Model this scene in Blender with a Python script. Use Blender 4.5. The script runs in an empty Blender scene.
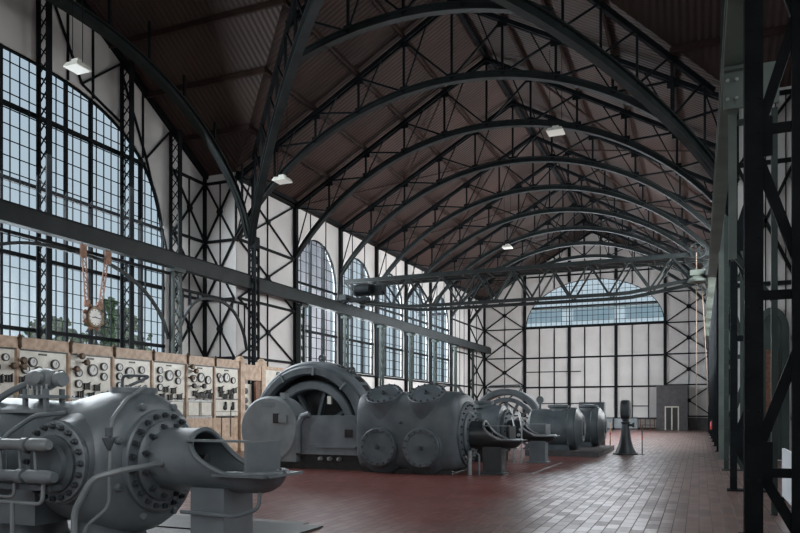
import bpy, bmesh, math, random
from mathutils import Vector, Matrix, noise
random.seed(7)
PI = math.pi
sc = bpy.context.scene
COL = sc.collection
V = Vector

# ------------------------------------------------------------------ materials
def new_mat(name):
    m = bpy.data.materials.new(name); m.use_nodes = True
    nt = m.node_tree; nt.nodes.clear()
    out = nt.nodes.new('ShaderNodeOutputMaterial')
    b = nt.nodes.new('ShaderNodeBsdfPrincipled')
    nt.links.new(b.outputs[0], out.inputs[0])
    return m, nt, b, out

def N(nt, typ, **kw):
    n = nt.nodes.new(typ)
    for k, v in kw.items():
        setattr(n, k, v)
    return n

def noisy(name, c1, c2, scale=3.0, rough=0.5, metal=0.0, bump=0.0, bscale=40, detail=6, spec=0.5, r2=None, lo=0.35, hi=0.65):
    m, nt, b, out = new_mat(name)
    tc = N(nt, 'ShaderNodeTexCoord')
    nz = N(nt, 'ShaderNodeTexNoise'); nz.inputs['Scale'].default_value = scale; nz.inputs['Detail'].default_value = detail
    nt.links.new(tc.outputs['Object'], nz.inputs['Vector'])
    cr = N(nt, 'ShaderNodeValToRGB')
    cr.color_ramp.elements[0].position = lo; cr.color_ramp.elements[0].color = (*c1, 1)
    cr.color_ramp.elements[1].position = hi; cr.color_ramp.elements[1].color = (*c2, 1)
    nt.links.new(nz.outputs['Fac'], cr.inputs[0])
    nt.links.new(cr.outputs[0], b.inputs['Base Color'])
    b.inputs['Roughness'].default_value = rough
    b.inputs['Metallic'].default_value = metal
    b.inputs['Specular IOR Level'].default_value = spec
    if r2 is not None:
        mr = N(nt, 'ShaderNodeMapRange'); mr.inputs[1].default_value = .3; mr.inputs[2].default_value = .7
        mr.inputs[3].default_value = rough; mr.inputs[4].default_value = r2
        nt.links.new(nz.outputs['Fac'], mr.inputs[0]); nt.links.new(mr.outputs[0], b.inputs['Roughness'])
    if bump:
        n2 = N(nt, 'ShaderNodeTexNoise'); n2.inputs['Scale'].default_value = bscale
        nt.links.new(tc.outputs['Object'], n2.inputs['Vector'])
        bp = N(nt, 'ShaderNodeBump'); bp.inputs['Strength'].default_value = bump; bp.inputs['Distance'].default_value = .02
        nt.links.new(n2.outputs['Fac'], bp.inputs['Height']); nt.links.new(bp.outputs[0], b.inputs['Normal'])
    return m

M = {}
M['steel'] = noisy('dark_painted_steel', (.005, .0065, .008), (.010, .0125, .0145), 2.0, .6, spec=.1)
M['purlin'] = noisy('brown_painted_purlin', (.022, .013, .011), (.040, .024, .020), 2.0, .6, spec=.15)
M['steel_pale_lit'] = noisy('pale_lit_green_steel', (.085, .105, .092), (.13, .155, .138), 1.2, .45, spec=.4)  # green steel with light on the right-hand members put into its colour
M['steel_green'] = noisy('green_painted_steel', (.018, .027, .024), (.034, .047, .042), 1.5, .5, spec=.3)
M['steel_bridge'] = noisy('grey_green_girder_paint', (.012, .016, .0165), (.021, .026, .027), 1.5, .5, spec=.2)
M['iron'] = noisy('blue_grey_machine_paint', (.095, .113, .124), (.155, .178, .190), 1.6, .32, bump=.2, bscale=7, spec=.6, r2=.46)
M['iron_dark'] = noisy('dark_grey_machine_paint', (.055, .068, .076), (.095, .111, .120), 2.2, .38, bump=.15, bscale=9, r2=.52)
M['iron_deep'] = noisy('near_black_machine_paint', (.018, .022, .024), (.034, .040, .043), 2.2, .36, bump=.1, bscale=9)
M['iron_light'] = noisy('light_grey_machine_paint', (.15, .17, .175), (.21, .23, .235), 1.8, .38, bump=.1, bscale=9)
M['bolt'] = noisy('bolt_iron', (.030, .036, .042), (.055, .064, .07), 8, .4)
M['bore'] = noisy('oily_black_iron', (.010, .011, .012), (.022, .022, .022), 6, .35)
M['bright'] = noisy('worn_bright_iron', (.28, .30, .31), (.42, .43, .43), 9, .35, metal=.4)
M['wall'] = noisy('white_wall_panel', (.55, .535, .525), (.63, .615, .605), .5, .75, spec=.25)
M['wall_dark'] = noisy('dark_brick_plinth', (.035, .032, .034), (.06, .055, .056), 4, .7)
M['booth'] = noisy('dark_grey_booth_render', (.062, .058, .062), (.085, .080, .083), 3, .75)
M['marble'] = noisy('cream_marble', (.66, .63, .54), (.82, .79, .70), 3.5, .3, detail=10)
M['wood'] = noisy('pale_oak', (.44, .29, .19), (.64, .47, .34), 5, .45)
M['brass'] = noisy('aged_brass', (.05, .032, .018), (.12, .075, .042), 8, .4, metal=.4)
M['copper'] = noisy('red_brown_strap', (.12, .055, .03), (.22, .10, .06), 9, .45, metal=.3)
M['black'] = noisy('black_bakelite', (.012, .012, .012), (.03, .029, .027), 9, .35)
M['dial'] = noisy('white_dial', (.70, .70, .66), (.80, .80, .77), 9, .4)
M['lampwhite'] = noisy('white_lamp_housing', (.62, .62, .56), (.72, .72, .66), 6, .5)
M['rope'] = noisy('hemp_rope', (.12, .09, .07), (.19, .15, .12), 30, .85)
M['red'] = noisy('red_enamel', (.42, .03, .035), (.52, .05, .05), 8, .35)
M['doorframe'] = noisy('cream_door_frame', (.50, .47, .40), (.58, .55, .48), 8, .5)
M['board'] = noisy('white_display_board', (.55, .58, .60), (.64, .66, .68), 1, .5)
M['bluebox'] = noisy('pale_blue_grey_box', (.20, .23, .25), (.27, .30, .32), 3, .5)
M['brickout'] = noisy('weathered_purple_brick', (.50, .46, .48), (.64, .59, .61), .8, .85)
M['whiteout'] = noisy('white_render', (.86, .87, .88), (.92, .93, .94), .5, .8)
M['blueglass'] = noisy('blue_far_glazing', (.34, .42, .46), (.42, .49, .53), .5, .4)
M['leaf'] = noisy('leaf_green', (.030, .060, .022), (.09, .14, .05), 3.5, .7)
M['bark'] = noisy('bark', (.05, .04, .03), (.09, .07, .05), 6, .8)
M['grass'] = noisy('grass_ground', (.14, .19, .11), (.22, .27, .17), .6, .9)
M['greendoor'] = noisy('dark_green_gate_paint', (.02, .034, .031), (.034, .052, .048), 2, .45)
M['plate'] = noisy('steel_floor_plate', (.035, .036, .038), (.065, .064, .064), 3, .38)
M['concrete'] = noisy('pale_concrete', (.17, .16, .155), (.25, .24, .23), 3, .6)

# glass: slightly tinted, transparent, weakly reflecting
def glass_mat(name, tint, refl=.06):
    m, nt, b, out = new_mat(name)
    nt.nodes.remove(b)
    tr = N(nt, 'ShaderNodeBsdfTransparent'); tr.inputs[0].default_value = (*tint, 1)
    gl = N(nt, 'ShaderNodeBsdfGlossy'); gl.inputs[1].default_value = .25; gl.inputs[0].default_value = (.9, .95, 1, 1)
    mx = N(nt, 'ShaderNodeMixShader'); mx.inputs[0].default_value = refl
    nt.links.new(tr.outputs[0], mx.inputs[1]); nt.links.new(gl.outputs[0], mx.inputs[2]); nt.links.new(mx.outputs[0], out.inputs[0])
    return m
M['glass'] = glass_mat('window_glass', (.88, .92, .95), .025)

# roof: brown painted boards with battens
m, nt, b, out = new_mat('brown_ribbed_roof'); M['roof'] = m
tc = N(nt, 'ShaderNodeTexCoord')
nz = N(nt, 'ShaderNodeTexNoise'); nz.inputs['Scale'].default_value = .35; nz.inputs['Detail'].default_value = 8
nt.links.new(tc.outputs['Object'], nz.inputs['Vector'])
cr = N(nt, 'ShaderNodeValToRGB')
cr.color_ramp.elements[0].position = .35; cr.color_ramp.elements[0].color = (.025, .0135, .011, 1)
cr.color_ramp.elements[1].position = .68; cr.color_ramp.elements[1].color = (.052, .028, .0225, 1)
nt.links.new(nz.outputs['Fac'], cr.inputs[0]); nt.links.new(cr.outputs[0], b.inputs['Base Color'])
b.inputs['Roughness'].default_value = .7
geo = N(nt, 'ShaderNodeSeparateXYZ'); nt.links.new(tc.outputs['UV'], geo.inputs[0])
sn = N(nt, 'ShaderNodeMath', operation='MULTIPLY'); sn.inputs[1].default_value = 2 * PI / .22
nt.links.new(geo.outputs[0], sn.inputs[0])
s2 = N(nt, 'ShaderNodeMath', operation='SINE'); nt.links.new(sn.outputs[0], s2.inputs[0])
bp = N(nt, 'ShaderNodeBump'); bp.inputs['Strength'].default_value = .28; bp.inputs['Distance'].default_value = .05
nt.links.new(s2.outputs[0], bp.inputs['Height']); nt.links.new(bp.outputs[0], b.inputs['Normal'])

# floor: worn red paint by the machines, clay tiles along the aisle
m, nt, b, out = new_mat('red_tile_floor'); M['floor'] = m
tc = N(nt, 'ShaderNodeTexCoord')
mp = N(nt, 'ShaderNodeMapping'); mp.inputs['Rotation'].default_value = (0, 0, PI / 2)
nt.links.new(tc.outputs['Object'], mp.inputs[0])
br = N(nt, 'ShaderNodeTexBrick'); br.offset = .5
br.inputs['Scale'].default_value = 1; br.inputs['Brick Width'].default_value = .40; br.inputs['Row Height'].default_value = .175
br.inputs['Mortar Size'].default_value = .008; br.inputs['Mortar Smooth'].default_value = .2; br.inputs['Bias'].default_value = -.15
br.inputs['Color1'].default_value = (.175, .108, .093, 1); br.inputs['Color2'].default_value = (.085, .052, .047, 1)
br.inputs['Mortar'].default_value = (.060, .044, .041, 1)
nt.links.new(mp.outputs[0], br.inputs['Vector'])
br2 = N(nt, 'ShaderNodeTexBrick'); br2.offset = .5
br2.inputs['Scale'].default_value = 1; br2.inputs['Brick Width'].default_value = .40; br2.inputs['Row Height'].default_value = .175
br2.inputs['Mortar Size'].default_value = .004; br2.inputs['Mortar Smooth'].default_value = .6
br2.inputs['Color1'].default_value = (.165, .050, .040, 1); br2.inputs['Color2'].default_value = (.138, .044, .036, 1)
br2.inputs['Mortar'].default_value = (.10, .034, .030, 1)
nt.links.new(mp.outputs[0], br2.inputs['Vector'])
sx = N(nt, 'ShaderNodeSeparateXYZ'); nt.links.new(tc.outputs['Object'], sx.inputs[0])
n1 = N(nt, 'ShaderNodeTexNoise'); n1.inputs['Scale'].default_value = .45; n1.inputs['Detail'].default_value = 6
nt.links.new(tc.outputs['Object'], n1.inputs['Vector'])
ma = N(nt, 'ShaderNodeMath', operation='MULTIPLY_ADD'); ma.inputs[1].default_value = 2.6
nt.links.new(n1.outputs['Fac'], ma.inputs[0]); nt.links.new(sx.outputs[0], ma.inputs[2])
mr = N(nt, 'ShaderNodeMapRange'); mr.inputs[1].default_value = -2.6; mr.inputs[2].default_value = -1.5
nt.links.new(ma.outputs[0], mr.inputs[0])
mx = N(nt, 'ShaderNodeMixRGB'); nt.links.new(mr.outputs[0], mx.inputs[0])
nt.links.new(br2.outputs[0], mx.inputs[1]); nt.links.new(br.outputs[0], mx.inputs[2])
n3 = N(nt, 'ShaderNodeTexNoise'); n3.inputs['Scale'].default_value = 1.3; n3.inputs['Detail'].default_value = 8
nt.links.new(tc.outputs['Object'], n3.inputs['Vector'])
mr3 = N(nt, 'ShaderNodeMapRange'); mr3.inputs[1].default_value = .3; mr3.inputs[2].default_value = .7
mr3.inputs[3].default_value = .85; mr3.inputs[4].default_value = 1.12
nt.links.new(n3.outputs['Fac'], mr3.inputs[0])
mu = N(nt, 'ShaderNodeMixRGB', blend_type='MULTIPLY'); mu.inputs[0].default_value = 1
nt.links.new(mx.outputs[0], mu.inputs[1]); nt.links.new(mr3.outputs[0], mu.inputs[2])
nt.links.new(mu.outputs[0], b.inputs['Base Color'])
mr4 = N(nt, 'ShaderNodeMapRange'); mr4.inputs[1].default_value = .3; mr4.inputs[2].default_value = .7
mr4.inputs[3].default_value = .31; mr4.inputs[4].default_value = .37
b.inputs['Specular IOR Level'].default_value = .8
bwv = N(nt, 'ShaderNodeRGBToBW'); nt.links.new(br.outputs['Color'], bwv.inputs[0])
mr4.inputs[1].default_value = .06; mr4.inputs[2].default_value = .12; mr4.inputs[3].default_value = .40; mr4.inputs[4].default_value = .28
nt.links.new(bwv.outputs[0], mr4.inputs[0])
mrr = N(nt, 'ShaderNodeMixRGB'); mrr.inputs[2].default_value = (.6, .6, .6, 1)
nt.links.new(br.outputs['Fac'], mrr.inputs[0]); nt.links.new(mr4.outputs[0], mrr.inputs[1]); nt.links.new(mrr.outputs[0], b.inputs['Roughness'])
bp = N(nt, 'ShaderNodeBump'); bp.inputs['Strength'].default_value = .3; bp.inputs['Distance'].default_value = .006; bp.invert = True
nt.links.new(br.outputs['Fac'], bp.inputs['Height']); nt.links.new(bp.outputs[0], b.inputs['Normal'])

def lamp_mat(name, col, s):
    m, nt, b, out = new_mat(name)
    b.inputs['Base Color'].default_value = (.8, .8, .75, 1)
    b.inputs['Emission Color'].default_value = (*col, 1); b.inputs['Emission Strength'].default_value = s
    return m
M['lampglow'] = lamp_mat('lit_lamp_diffuser', (1, .95, .82), .08)

# ------------------------------------------------------------------ mesh builder
ORG = {}
def org(o):
    return ORG.get(o.name, V((0, 0, 0)))

class MB:
    def __init__(self):
        self.v = []; self.f = []; self.cuts = []
    def add(self, vs, fs):
        n = len(self.v); self.cuts.append((n, len(self.f)))
        self.v += [V(p) for p in vs]
        self.f += [[i + n for i in f] for f in fs]
        return self
    def box(self, c, s, rz=0.0):
        c = V(c); hx, hy, hz = s[0] / 2, s[1] / 2, s[2] / 2
        R = Matrix.Rotation(rz, 3, 'Z')
        vs = [c + R @ V((x * hx, y * hy, z * hz)) for x in (-1, 1) for y in (-1, 1) for z in (-1, 1)]
        return self.add(vs, [(0, 1, 3, 2), (4, 6, 7, 5), (0, 4, 5, 1), (2, 3, 7, 6), (0, 2, 6, 4), (1, 5, 7, 3)])
    def b2(self, x0, x1, y0, y1, z0, z1):
        return self.box(((x0 + x1) / 2, (y0 + y1) / 2, (z0 + z1) / 2), (abs(x1 - x0), abs(y1 - y0), abs(z1 - z0)))
    def bar(self, p, q, w, h=None, up=(0, 0, 1)):
        h = h or w
        p = V(p); q = V(q); d = (q - p)
        if d.length < 1e-6: return self
        d.normalize(); up = V(up)
        if abs(d.dot(up)) > .98: up = V((0, 1, 0)) if abs(d.y) < .9 else V((1, 0, 0))
        s = d.cross(up).normalized(); u = s.cross(d).normalized()
        vs = []
        for e in (p, q):
            for a, c in ((-1, -1), (1, -1), (1, 1), (-1, 1)):
                vs.append(e + s * (a * w / 2) + u * (c * h / 2))
        return self.add(vs, [(0, 1, 2, 3), (7, 6, 5, 4), (0, 4, 5, 1), (1, 5, 6, 2), (2, 6, 7, 3), (3, 7, 4, 0)])
    def sweep(self, pts, w, h, side):
        # rectangular section swept along pts; side = fixed sideways axis
        side = V(side).normalized(); vs = []; n = len(pts); pts = [V(p) for p in pts]
        for i, p in enumerate(pts):
            d = (pts[min(i + 1, n - 1)] - pts[max(i - 1, 0)]).normalized()
            u = side.cross(d).normalized()
            for a, c in ((-1, -1), (1, -1), (1, 1), (-1, 1)):
                vs.append(p + side * (a * w / 2) + u * (c * h / 2))
        fs = [(0, 1, 2, 3), tuple(4 * (n - 1) + k for k in (3, 2, 1, 0))]
        for i in range(n - 1):
            for k in range(4):
                a = 4 * i + k; b_ = 4 * i + (k + 1) % 4
                fs.append((a, a + 4, b_ + 4, b_))
        return self.add(vs, fs)
    def tube(self, pts, r, n=8):
        pts = [V(p) for p in pts]; m = len(pts); vs = []
        prev = None
        for i, p in enumerate(pts):
            d = (pts[min(i + 1, m - 1)] - pts[max(i - 1, 0)]).normalized()
            if prev is None:
                a = d.orthogonal().normalized()
            else:
                a = (prev - d * prev.dot(d)).normalized()
            prev = a; c = d.cross(a)
            rr = r[i] if isinstance(r, (list, tuple)) else r
            for k in range(n):
                t = 2 * PI * k / n
                vs.append(p + a * (rr * math.cos(t)) + c * (rr * math.sin(t)))
        fs = [tuple(range(n - 1, -1, -1)), tuple(range((m - 1) * n, m * n))]
        for i in range(m - 1):
            for k in range(n):
                a0 = i * n + k; b0 = i * n + (k + 1) % n
                fs.append((a0, b0, b0 + n, a0 + n))
        return self.add(vs, fs)
    def lathe(self, o, axis, prof, n=32, closed=False):
        # prof: (distance along axis, radius)
        o = V(o); d = V(axis).normalized(); a = d.orthogonal().normalized()
        if abs(d.z) < .9:
            a = (V((0, 0, 1)) - d * d.z).normalized()
        c = d.cross(a); vs = []; fs = []; m = len(prof)
        for t, r in prof:
            r = max(r, 1e-4)
            for k in range(n):
                th = 2 * PI * k / n
                vs.append(o + d * t + a * (r * math.cos(th)) + c * (r * math.sin(th)))
        for i in range(m if closed else m - 1):
            j = (i + 1) % m
            for k in range(n):
                k2 = (k + 1) % n
                fs.append((i * n + k, i * n + k2, j * n + k2, j * n + k))
        if not closed:
            fs.append(tuple(range(n - 1, -1, -1))); fs.append(tuple(range((m - 1) * n, m * n)))
        return self.add(vs, fs)
    def ring(self, o, axis, r0, r1, t0, t1, n=40):
        return self.lathe(o, axis, [(t0, r0), (t0, r1), (t1, r1), (t1, r0)], n, closed=True)
    def prism(self, poly, off):
        off = V(off); n = len(poly); poly = [V(p) for p in poly]
        vs = poly + [p + off for p in poly]
        fs = [tuple(range(n)), tuple(range(2 * n - 1, n - 1, -1))]
        for i in range(n):
            j = (i + 1) % n
            fs.append((i, i + n, j + n, j))
        return self.add(vs, fs)
    def loft(self, rings, caps=True):
        n = len(rings[0]); vs = [p for r in rings for p in r]; fs = []
        for i in range(len(rings) - 1):
            for k in range(n):
                k2 = (k + 1) % n
                fs.append((i * n + k, i * n + k2, (i + 1) * n + k2, (i + 1) * n + k))
        if caps:
            fs.append(tuple(range(n - 1, -1, -1))); fs.append(tuple(range((len(rings) - 1) * n, len(rings) * n)))
        return self.add(vs, fs)
    def mesh(self, name, origin=(0, 0, 0), smooth=True, bevel=0):
        origin = V(origin)
        me = bpy.data.meshes.new(name)
        me.from_pydata([tuple(p - origin) for p in self.v], [], self.f)
        bm = bmesh.new(); bm.from_mesh(me)
        bmesh.ops.recalc_face_normals(bm, faces=bm.faces)
        bm.to_mesh(me); bm.free()
        if smooth:
            me.polygons.foreach_set('use_smooth', [True] * len(me.polygons))
            me.set_sharp_from_angle(angle=math.radians(34))
        me.update()
        return me
    def build(self, name, mat, parent=None, origin=None, smooth=True):
        if parent is not None:
            o0 = org(parent)
        elif origin is not None:
            o0 = V(origin)
        else:
            xs = [p.x for p in self.v]; ys = [p.y for p in self.v]; zs = [p.z for p in self.v]
            o0 = V(((min(xs) + max(xs)) / 2, (min(ys) + max(ys)) / 2, min(zs)))
        me = self.mesh(name, o0, smooth)
        me.materials.append(M[mat] if isinstance(mat, str) else mat)
        o = bpy.data.objects.new(name, me); COL.objects.link(o)
        ORG[o.name] = o0
        if parent is not None:
            o.parent = parent
        else:
            o.location = o0
        return o

def each(mb, name, mat, parent):
    # every primitive collected in mb becomes a part of its own
    cuts = mb.cuts + [(len(mb.v), len(mb.f))]; out = []
    for (va, fa), (vb, fb) in zip(cuts[:-1], cuts[1:]):
        m1 = MB(); m1.v = mb.v[va:vb]; m1.f = [[i - va for i in f] for f in mb.f[fa:fb]]
        out.append(m1.build(name, mat, parent))
    return out

def tag(o, label=None, cat=None, group=None, kind=None):
    if label: o['label'] = label
    if cat: o['category'] = cat
    if group: o['group'] = group
    if kind: o['kind'] = kind
    return o

def thing(name, loc, label, cat, group=None):
    o = bpy.data.objects.new(name, None); COL.objects.link(o)
    o.empty_display_size = .3; o.location = loc; ORG[o.name] = V(loc)
    return tag(o, label, cat, group)

def struct(name, loc=(0, 0, 0)):
    o = bpy.data.objects.new(name, None); COL.objects.link(o)
    o.location = loc; ORG[o.name] = V(loc); o['kind'] = 'structure'
    return o

def dup(root, loc, label, group=None):
    r = root.copy(); COL.objects.link(r); r.location = loc
    ORG[r.name] = V(loc); r['label'] = label
    if group: r['group'] = group
    for ch in list(root.children):
        c = ch.copy(); COL.objects.link(c); c.parent = r
        for g in list(ch.children):
            d = g.copy(); COL.objects.link(d); d.parent = c
    return r

def place(me, name, parent, world, axis=None):
    # a child sharing mesh data, its local +Z turned to axis
    o = bpy.data.objects.new(name, me); COL.objects.link(o); o.parent = parent
    o.location = V(world) - org(parent)
    if axis is not None:
        o.rotation_euler = V(axis).to_track_quat('Z', 'Y').to_euler()
    return o

def bolt_mesh(name, r, h):
    b = MB()
    b.lathe((0, 0, 0), (0, 0, 1), [(-.02, r), (h * .55, r), (h * .55, r * .62), (h, r * .55)], 6)
    me = b.mesh(name, smooth=False); me.materials.append(M['bolt']); return me
BOLT = bolt_mesh('bolt', .036, .075)
BOLT_S = bolt_mesh('small_bolt', .030, .05)

def bolt_ring(parent, c, axis, R, n, me, ph=0.0):
    d = V(axis).normalized(); a = (V((0, 0, 1)) - d * d.z).normalized(); cc = d.cross(a)
    for k in range(n):
        t = 2 * PI * (k + ph) / n
        place(me, 'bolt', parent, V(c) + a * (R * math.cos(t)) + cc * (R * math.sin(t)), d)

# ------------------------------------------------------------------ dimensions of the hall (metres)
XL, XR, XC = -19.2, 1.2, -9.0
GL, GR = -20.9, 2.9            # transept gable walls
Y0, Y1, YC = 7.6, 26.8, 17.2    # crossing
YF, YB = 67.0, -9.0             # far and back walls
EAVE, RIDGE = 12.4, 18.1
BAYS = [26.8, 31.8, 36.8, 41.8, 46.8, 51.8, 56.8, 61.8, 66.8]
def roof_main(x): return RIDGE - (RIDGE - EAVE) * abs(x - XC) / (XC - XL)
def roof_tr(y): return RIDGE - (RIDGE - EAVE) * abs(y - YC) / (Y1 - YC)

# ------------------------------------------------------------------ floor and outside ground
f = MB(); f.b2(GL - .2, GR + .2, YB - .2, YF + .2, -.25, 0)
fl = f.build('floor', 'floor', origin=(0, 0, 0)); tag(fl, kind='structure')
g = MB(); g.add([(-120, -60, -1.2), (120, -60, -1.2), (120, 200, -1.2), (-120, 200, -1.2)], [(0, 1, 2, 3)])
gr = g.build('ground', 'grass', origin=(0, 0, 0)); tag(gr, kind='structure')

# ------------------------------------------------------------------ roof
def roof_faces(mb_list, flip):
    pass
cg = V((XC, YC, RIDGE))
polys = [
    # main nave beyond the crossing
    ([(XL, Y1, EAVE), (XL, YF, EAVE), (XC, YF, RIDGE), (XC, YC, RIDGE)], 'y'),
    ([(XR, Y1, EAVE), (XC, YC, RIDGE), (XC, YF, RIDGE), (XR, YF, EAVE)], 'y'),
    # main nave behind the camera
    ([(XL, Y0, EAVE), (XC, YC, RIDGE), (XC, YB, RIDGE), (XL, YB, EAVE)], 'y'),
    ([(XR, Y0, EAVE), (XR, YB, EAVE), (XC, YB, RIDGE), (XC, YC, RIDGE)], 'y'),
    # transept
    ([(XL, Y1, EAVE), (XC, YC, RIDGE), (GL, YC, RIDGE), (GL, Y1, EAVE)], 'x'),
    ([(XL, Y0, EAVE), (GL, Y0, EAVE), (GL, YC, RIDGE), (XC, YC, RIDGE)], 'x'),
    ([(XR, Y1, EAVE), (GR, Y1, EAVE), (GR, YC, RIDGE), (XC, YC, RIDGE)], 'x'),
    ([(XR, Y0, EAVE), (XC, YC, RIDGE), (GR, YC, RIDGE), (GR, Y0, EAVE)], 'x'),
]
rm = MB(); uvs = []
for p, ax in polys:
    rm.prism(p, (0, 0, .12))
me = bpy.data.meshes.new('ceiling')
me.from_pydata([tuple(p) for p in rm.v], [], rm.f)
uvl = me.uv_layers.new(name='UVMap')
fi = 0
for p, ax in polys:
    nf = 2 + len(p)
    for k in range(fi, fi + nf):
        for li in me.polygons[k].loop_indices:
            co = me.vertices[me.loops[li].vertex_index].co
            uvl.data[li].uv = (co.y, co.x) if ax == 'y' else (co.x, co.y)
    fi += nf
bm = bmesh.new(); bm.from_mesh(me); bmesh.ops.recalc_face_normals(bm, faces=bm.faces); bm.to_mesh(me); bm.free()
me.materials.append(M['roof'])
ceil = bpy.data.objects.new('ceiling', me); COL.objects.link(ceil); tag(ceil, kind='structure'); ORG['ceiling'] = V((0, 0, 0))
# purlins under the boards
NODES = [XL + (XC - XL) * k / 5 for k in range(5)]
for k, x in enumerate(NODES):
    for xx in ((x, 2 * XC - x)):
        ystart = YC + (Y1 - YC) * (1 - k / 5)
        b_ = MB(); b_.bar((xx, ystart, roof_main(xx) - .14), (xx, YF - .1, roof_main(xx) - .14), .10, .17)
        b_.build('purlin', 'purlin', ceil)
    # transept purlins along X
    yy = Y1 - (Y1 - YC) * k / 5
    xe = XL + (XC - XL) * k / 5
    if k > 0:
        for (a, c) in ((GL, xe), (GR, 2 * XC - xe)):
            b_ = MB(); b_.bar((a, yy, roof_tr(yy) - .14), (c, yy, roof_tr(yy) - .14), .10, .2); b_.build('purlin', 'purlin', ceil)
            b_ = MB(); b_.bar((a, 2 * YC - yy, roof_tr(yy) - .14), (c, 2 * YC - yy, roof_tr(yy) - .14), .10, .2); b_.build('purlin', 'purlin', ceil)
b_ = MB(); b_.bar((XC, YC, RIDGE - .16), (XC, YF - .1, RIDGE - .16), .16, .24); b_.build('ridge_beam', 'steel', ceil)
b_ = MB(); b_.bar((GL, YC, RIDGE - .16), (GR, YC, RIDGE - .16), .16, .24); b_.build('ridge_beam', 'steel', ceil)
# wind bracing in the roof plane
for i in range(1, len(BAYS) - 1):
    for (ka, kb) in ((0, 2), (2, 4)):
        for sgn in (0, 1):
            xa, xb = NODES[ka], NODES[kb]
            if sgn: xa, xb = 2 * XC - xa, 2 * XC - xb
            ya, yb = (BAYS[i], BAYS[i + 1]) if (i + ka // 2) % 2 else (BAYS[i + 1], BAYS[i])
            w = MB(); w.bar((xa, ya, roof_main(xa) - .26), (xb, yb, roof_main(xb) - .26), .07, .07)
            w.build('wind_brace', 'purlin', ceil)

# ------------------------------------------------------------------ walls with openings
def strip_wall(frame, strips, th):
    """frame: fn(s, z, d) -> world ; strips: (s0, s1, lo0, lo1, hi0, hi1)"""
    mb = MB()
    for s0, s1, a0, a1, h0, h1 in strips:
        if h0 - a0 < 1e-3 and h1 - a1 < 1e-3: continue
        vs = [frame(s0, a0, 0), frame(s1, a1, 0), frame(s1, h1, 0), frame(s0, h0, 0),
              frame(s0, a0, th), frame(s1, a1, th), frame(s1, h1, th), frame(s0, h0, th)]
        mb.add(vs, [(0, 1, 2, 3), (7, 6, 5, 4), (0, 4, 5, 1), (1, 5, 6, 2), (2, 6, 7, 3), (3, 7, 4, 0)])
    return mb

def arch_fn(s_c, hw, spring, apex, e=2.3):
    def fn(s):
        t = min(1.0, abs(s - s_c) / hw)
        return spring + (apex - spring) * max(0.0, 1 - t ** e) ** (1 / e)
    return fn

def arch_samples(s_c, hw, n=28):
    return [s_c + hw * math.cos(PI * (1 - k / n)) for k in range(n + 1)]

def arched_window(name, frame, s_c, hw, sill, spring, apex, e, step_s, step_z, transoms, fw=.16, posts=(), bar_w=.028, glass='glass', jd=.0, strut='steel'):
    """frame curve, glazing bars and glass set into an opening"""
    w = struct(name, frame(s_c, sill, .12))
    fn = arch_fn(s_c, hw, spring, apex, e)
    ss = arch_samples(s_c, hw, 32)
    pts = [frame(s_c - hw, sill, .1)] + [frame(s, fn(s), .1) for s in ss] + [frame(s_c + hw, sill, .1)]
    nrm = (V(frame(0, 0, 1)) - V(frame(0, 0, 0)))
    b1 = MB(); b1.sweep(pts, .12, fw * .6, nrm)
    b1.bar(frame(s_c - hw, sill, .1), frame(s_c + hw, sill, .1), .14, fw)
    b1.build('window_frame', strut, w)
    b2 = MB()
    n = int(2 * hw / step_s)
    for k in range(1, n):
        s = s_c - hw + 2 * hw * k / n
        t = fn(s)
        if t > sill: b2.bar(frame(s, sill, .1), frame(s, t, .1), bar_w, .04, up=nrm)
    z = sill + step_z
    def halfw(z):
        if z <= spring: return hw
        t = (z - spring) / (apex - spring)
        return hw * max(0, 1 - t ** e) ** (1 / e)
    while z < apex - .1:
        h = halfw(z)
        if h > .1: b2.bar(frame(s_c - h, z, .1), frame(s_c + h, z, .1), .04, bar_w)
        z += step_z
    b2.build('glazing_bars', strut, w)
    if transoms:
        b3 = MB()
        for z in transoms:
            h = halfw(z); b3.bar(frame(s_c - h, z, .08), frame(s_c + h, z, .08), .16, .13)
        b3.build('transom', strut, w)
    for s in posts:
        b4 = MB(); b4.bar(frame(s, sill, .08), frame(s, fn(s), .08), .09, .14, up=nrm); b4.build('mullion', strut, w)
    gl = MB()
    for a, c in zip(ss[:-1], ss[1:]):
        gl.add([frame(a, sill, .12), frame(c, sill, .12), frame(c, fn(c), .12), frame(a, fn(a), .12)], [(0, 1, 2, 3)])
    gl.build('glass_pane', glass, w)
    return w

def xbrace(parent, frame, s0, s1, zs, w=.09, mid=True, d=-.07):
    b1 = MB()
    for z0, z1 in zip(zs[:-1], zs[1:]):
        b1.bar(frame(s0, z0, d), frame(s1, z1, d), w, w)
        b1.bar(frame(s0, z1, d), frame(s1, z0, d), w, w)
        c = V(frame((s0 + s1) / 2, (z0 + z1) / 2, d))
        nrm = (V(frame(0, 0, 1)) - V(frame(0, 0, 0)))
        b1.lathe(c - nrm * .06, nrm, [(0, w * 2.0), (.1, w * 2.0)], 8)
    b1.build('cross_brace', 'steel', parent)
    b2 = MB()
    for z in zs: b2.bar(frame(s0, z, d), frame(s1, z, d), .1, .11)
    b2.build('rail', 'steel', parent)
    if mid:
        b3 = MB(); b3.bar(frame((s0 + s1) / 2, zs[0], d + .03), frame((s0 + s1) / 2, zs[-1], d + .03), .05); b3.build('stud', 'steel', parent)

def post(parent, frame, s, z0, z1, w=.2, d=-.09, dep=.2):
    nrm = (V(frame(0, 0, 1)) - V(frame(0, 0, 0)))
    b1 = MB(); b1.bar(frame(s, z0, d), frame(s, z1, d), w, dep, up=nrm); b1.build('post', 'steel', parent)

TH = .22
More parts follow.
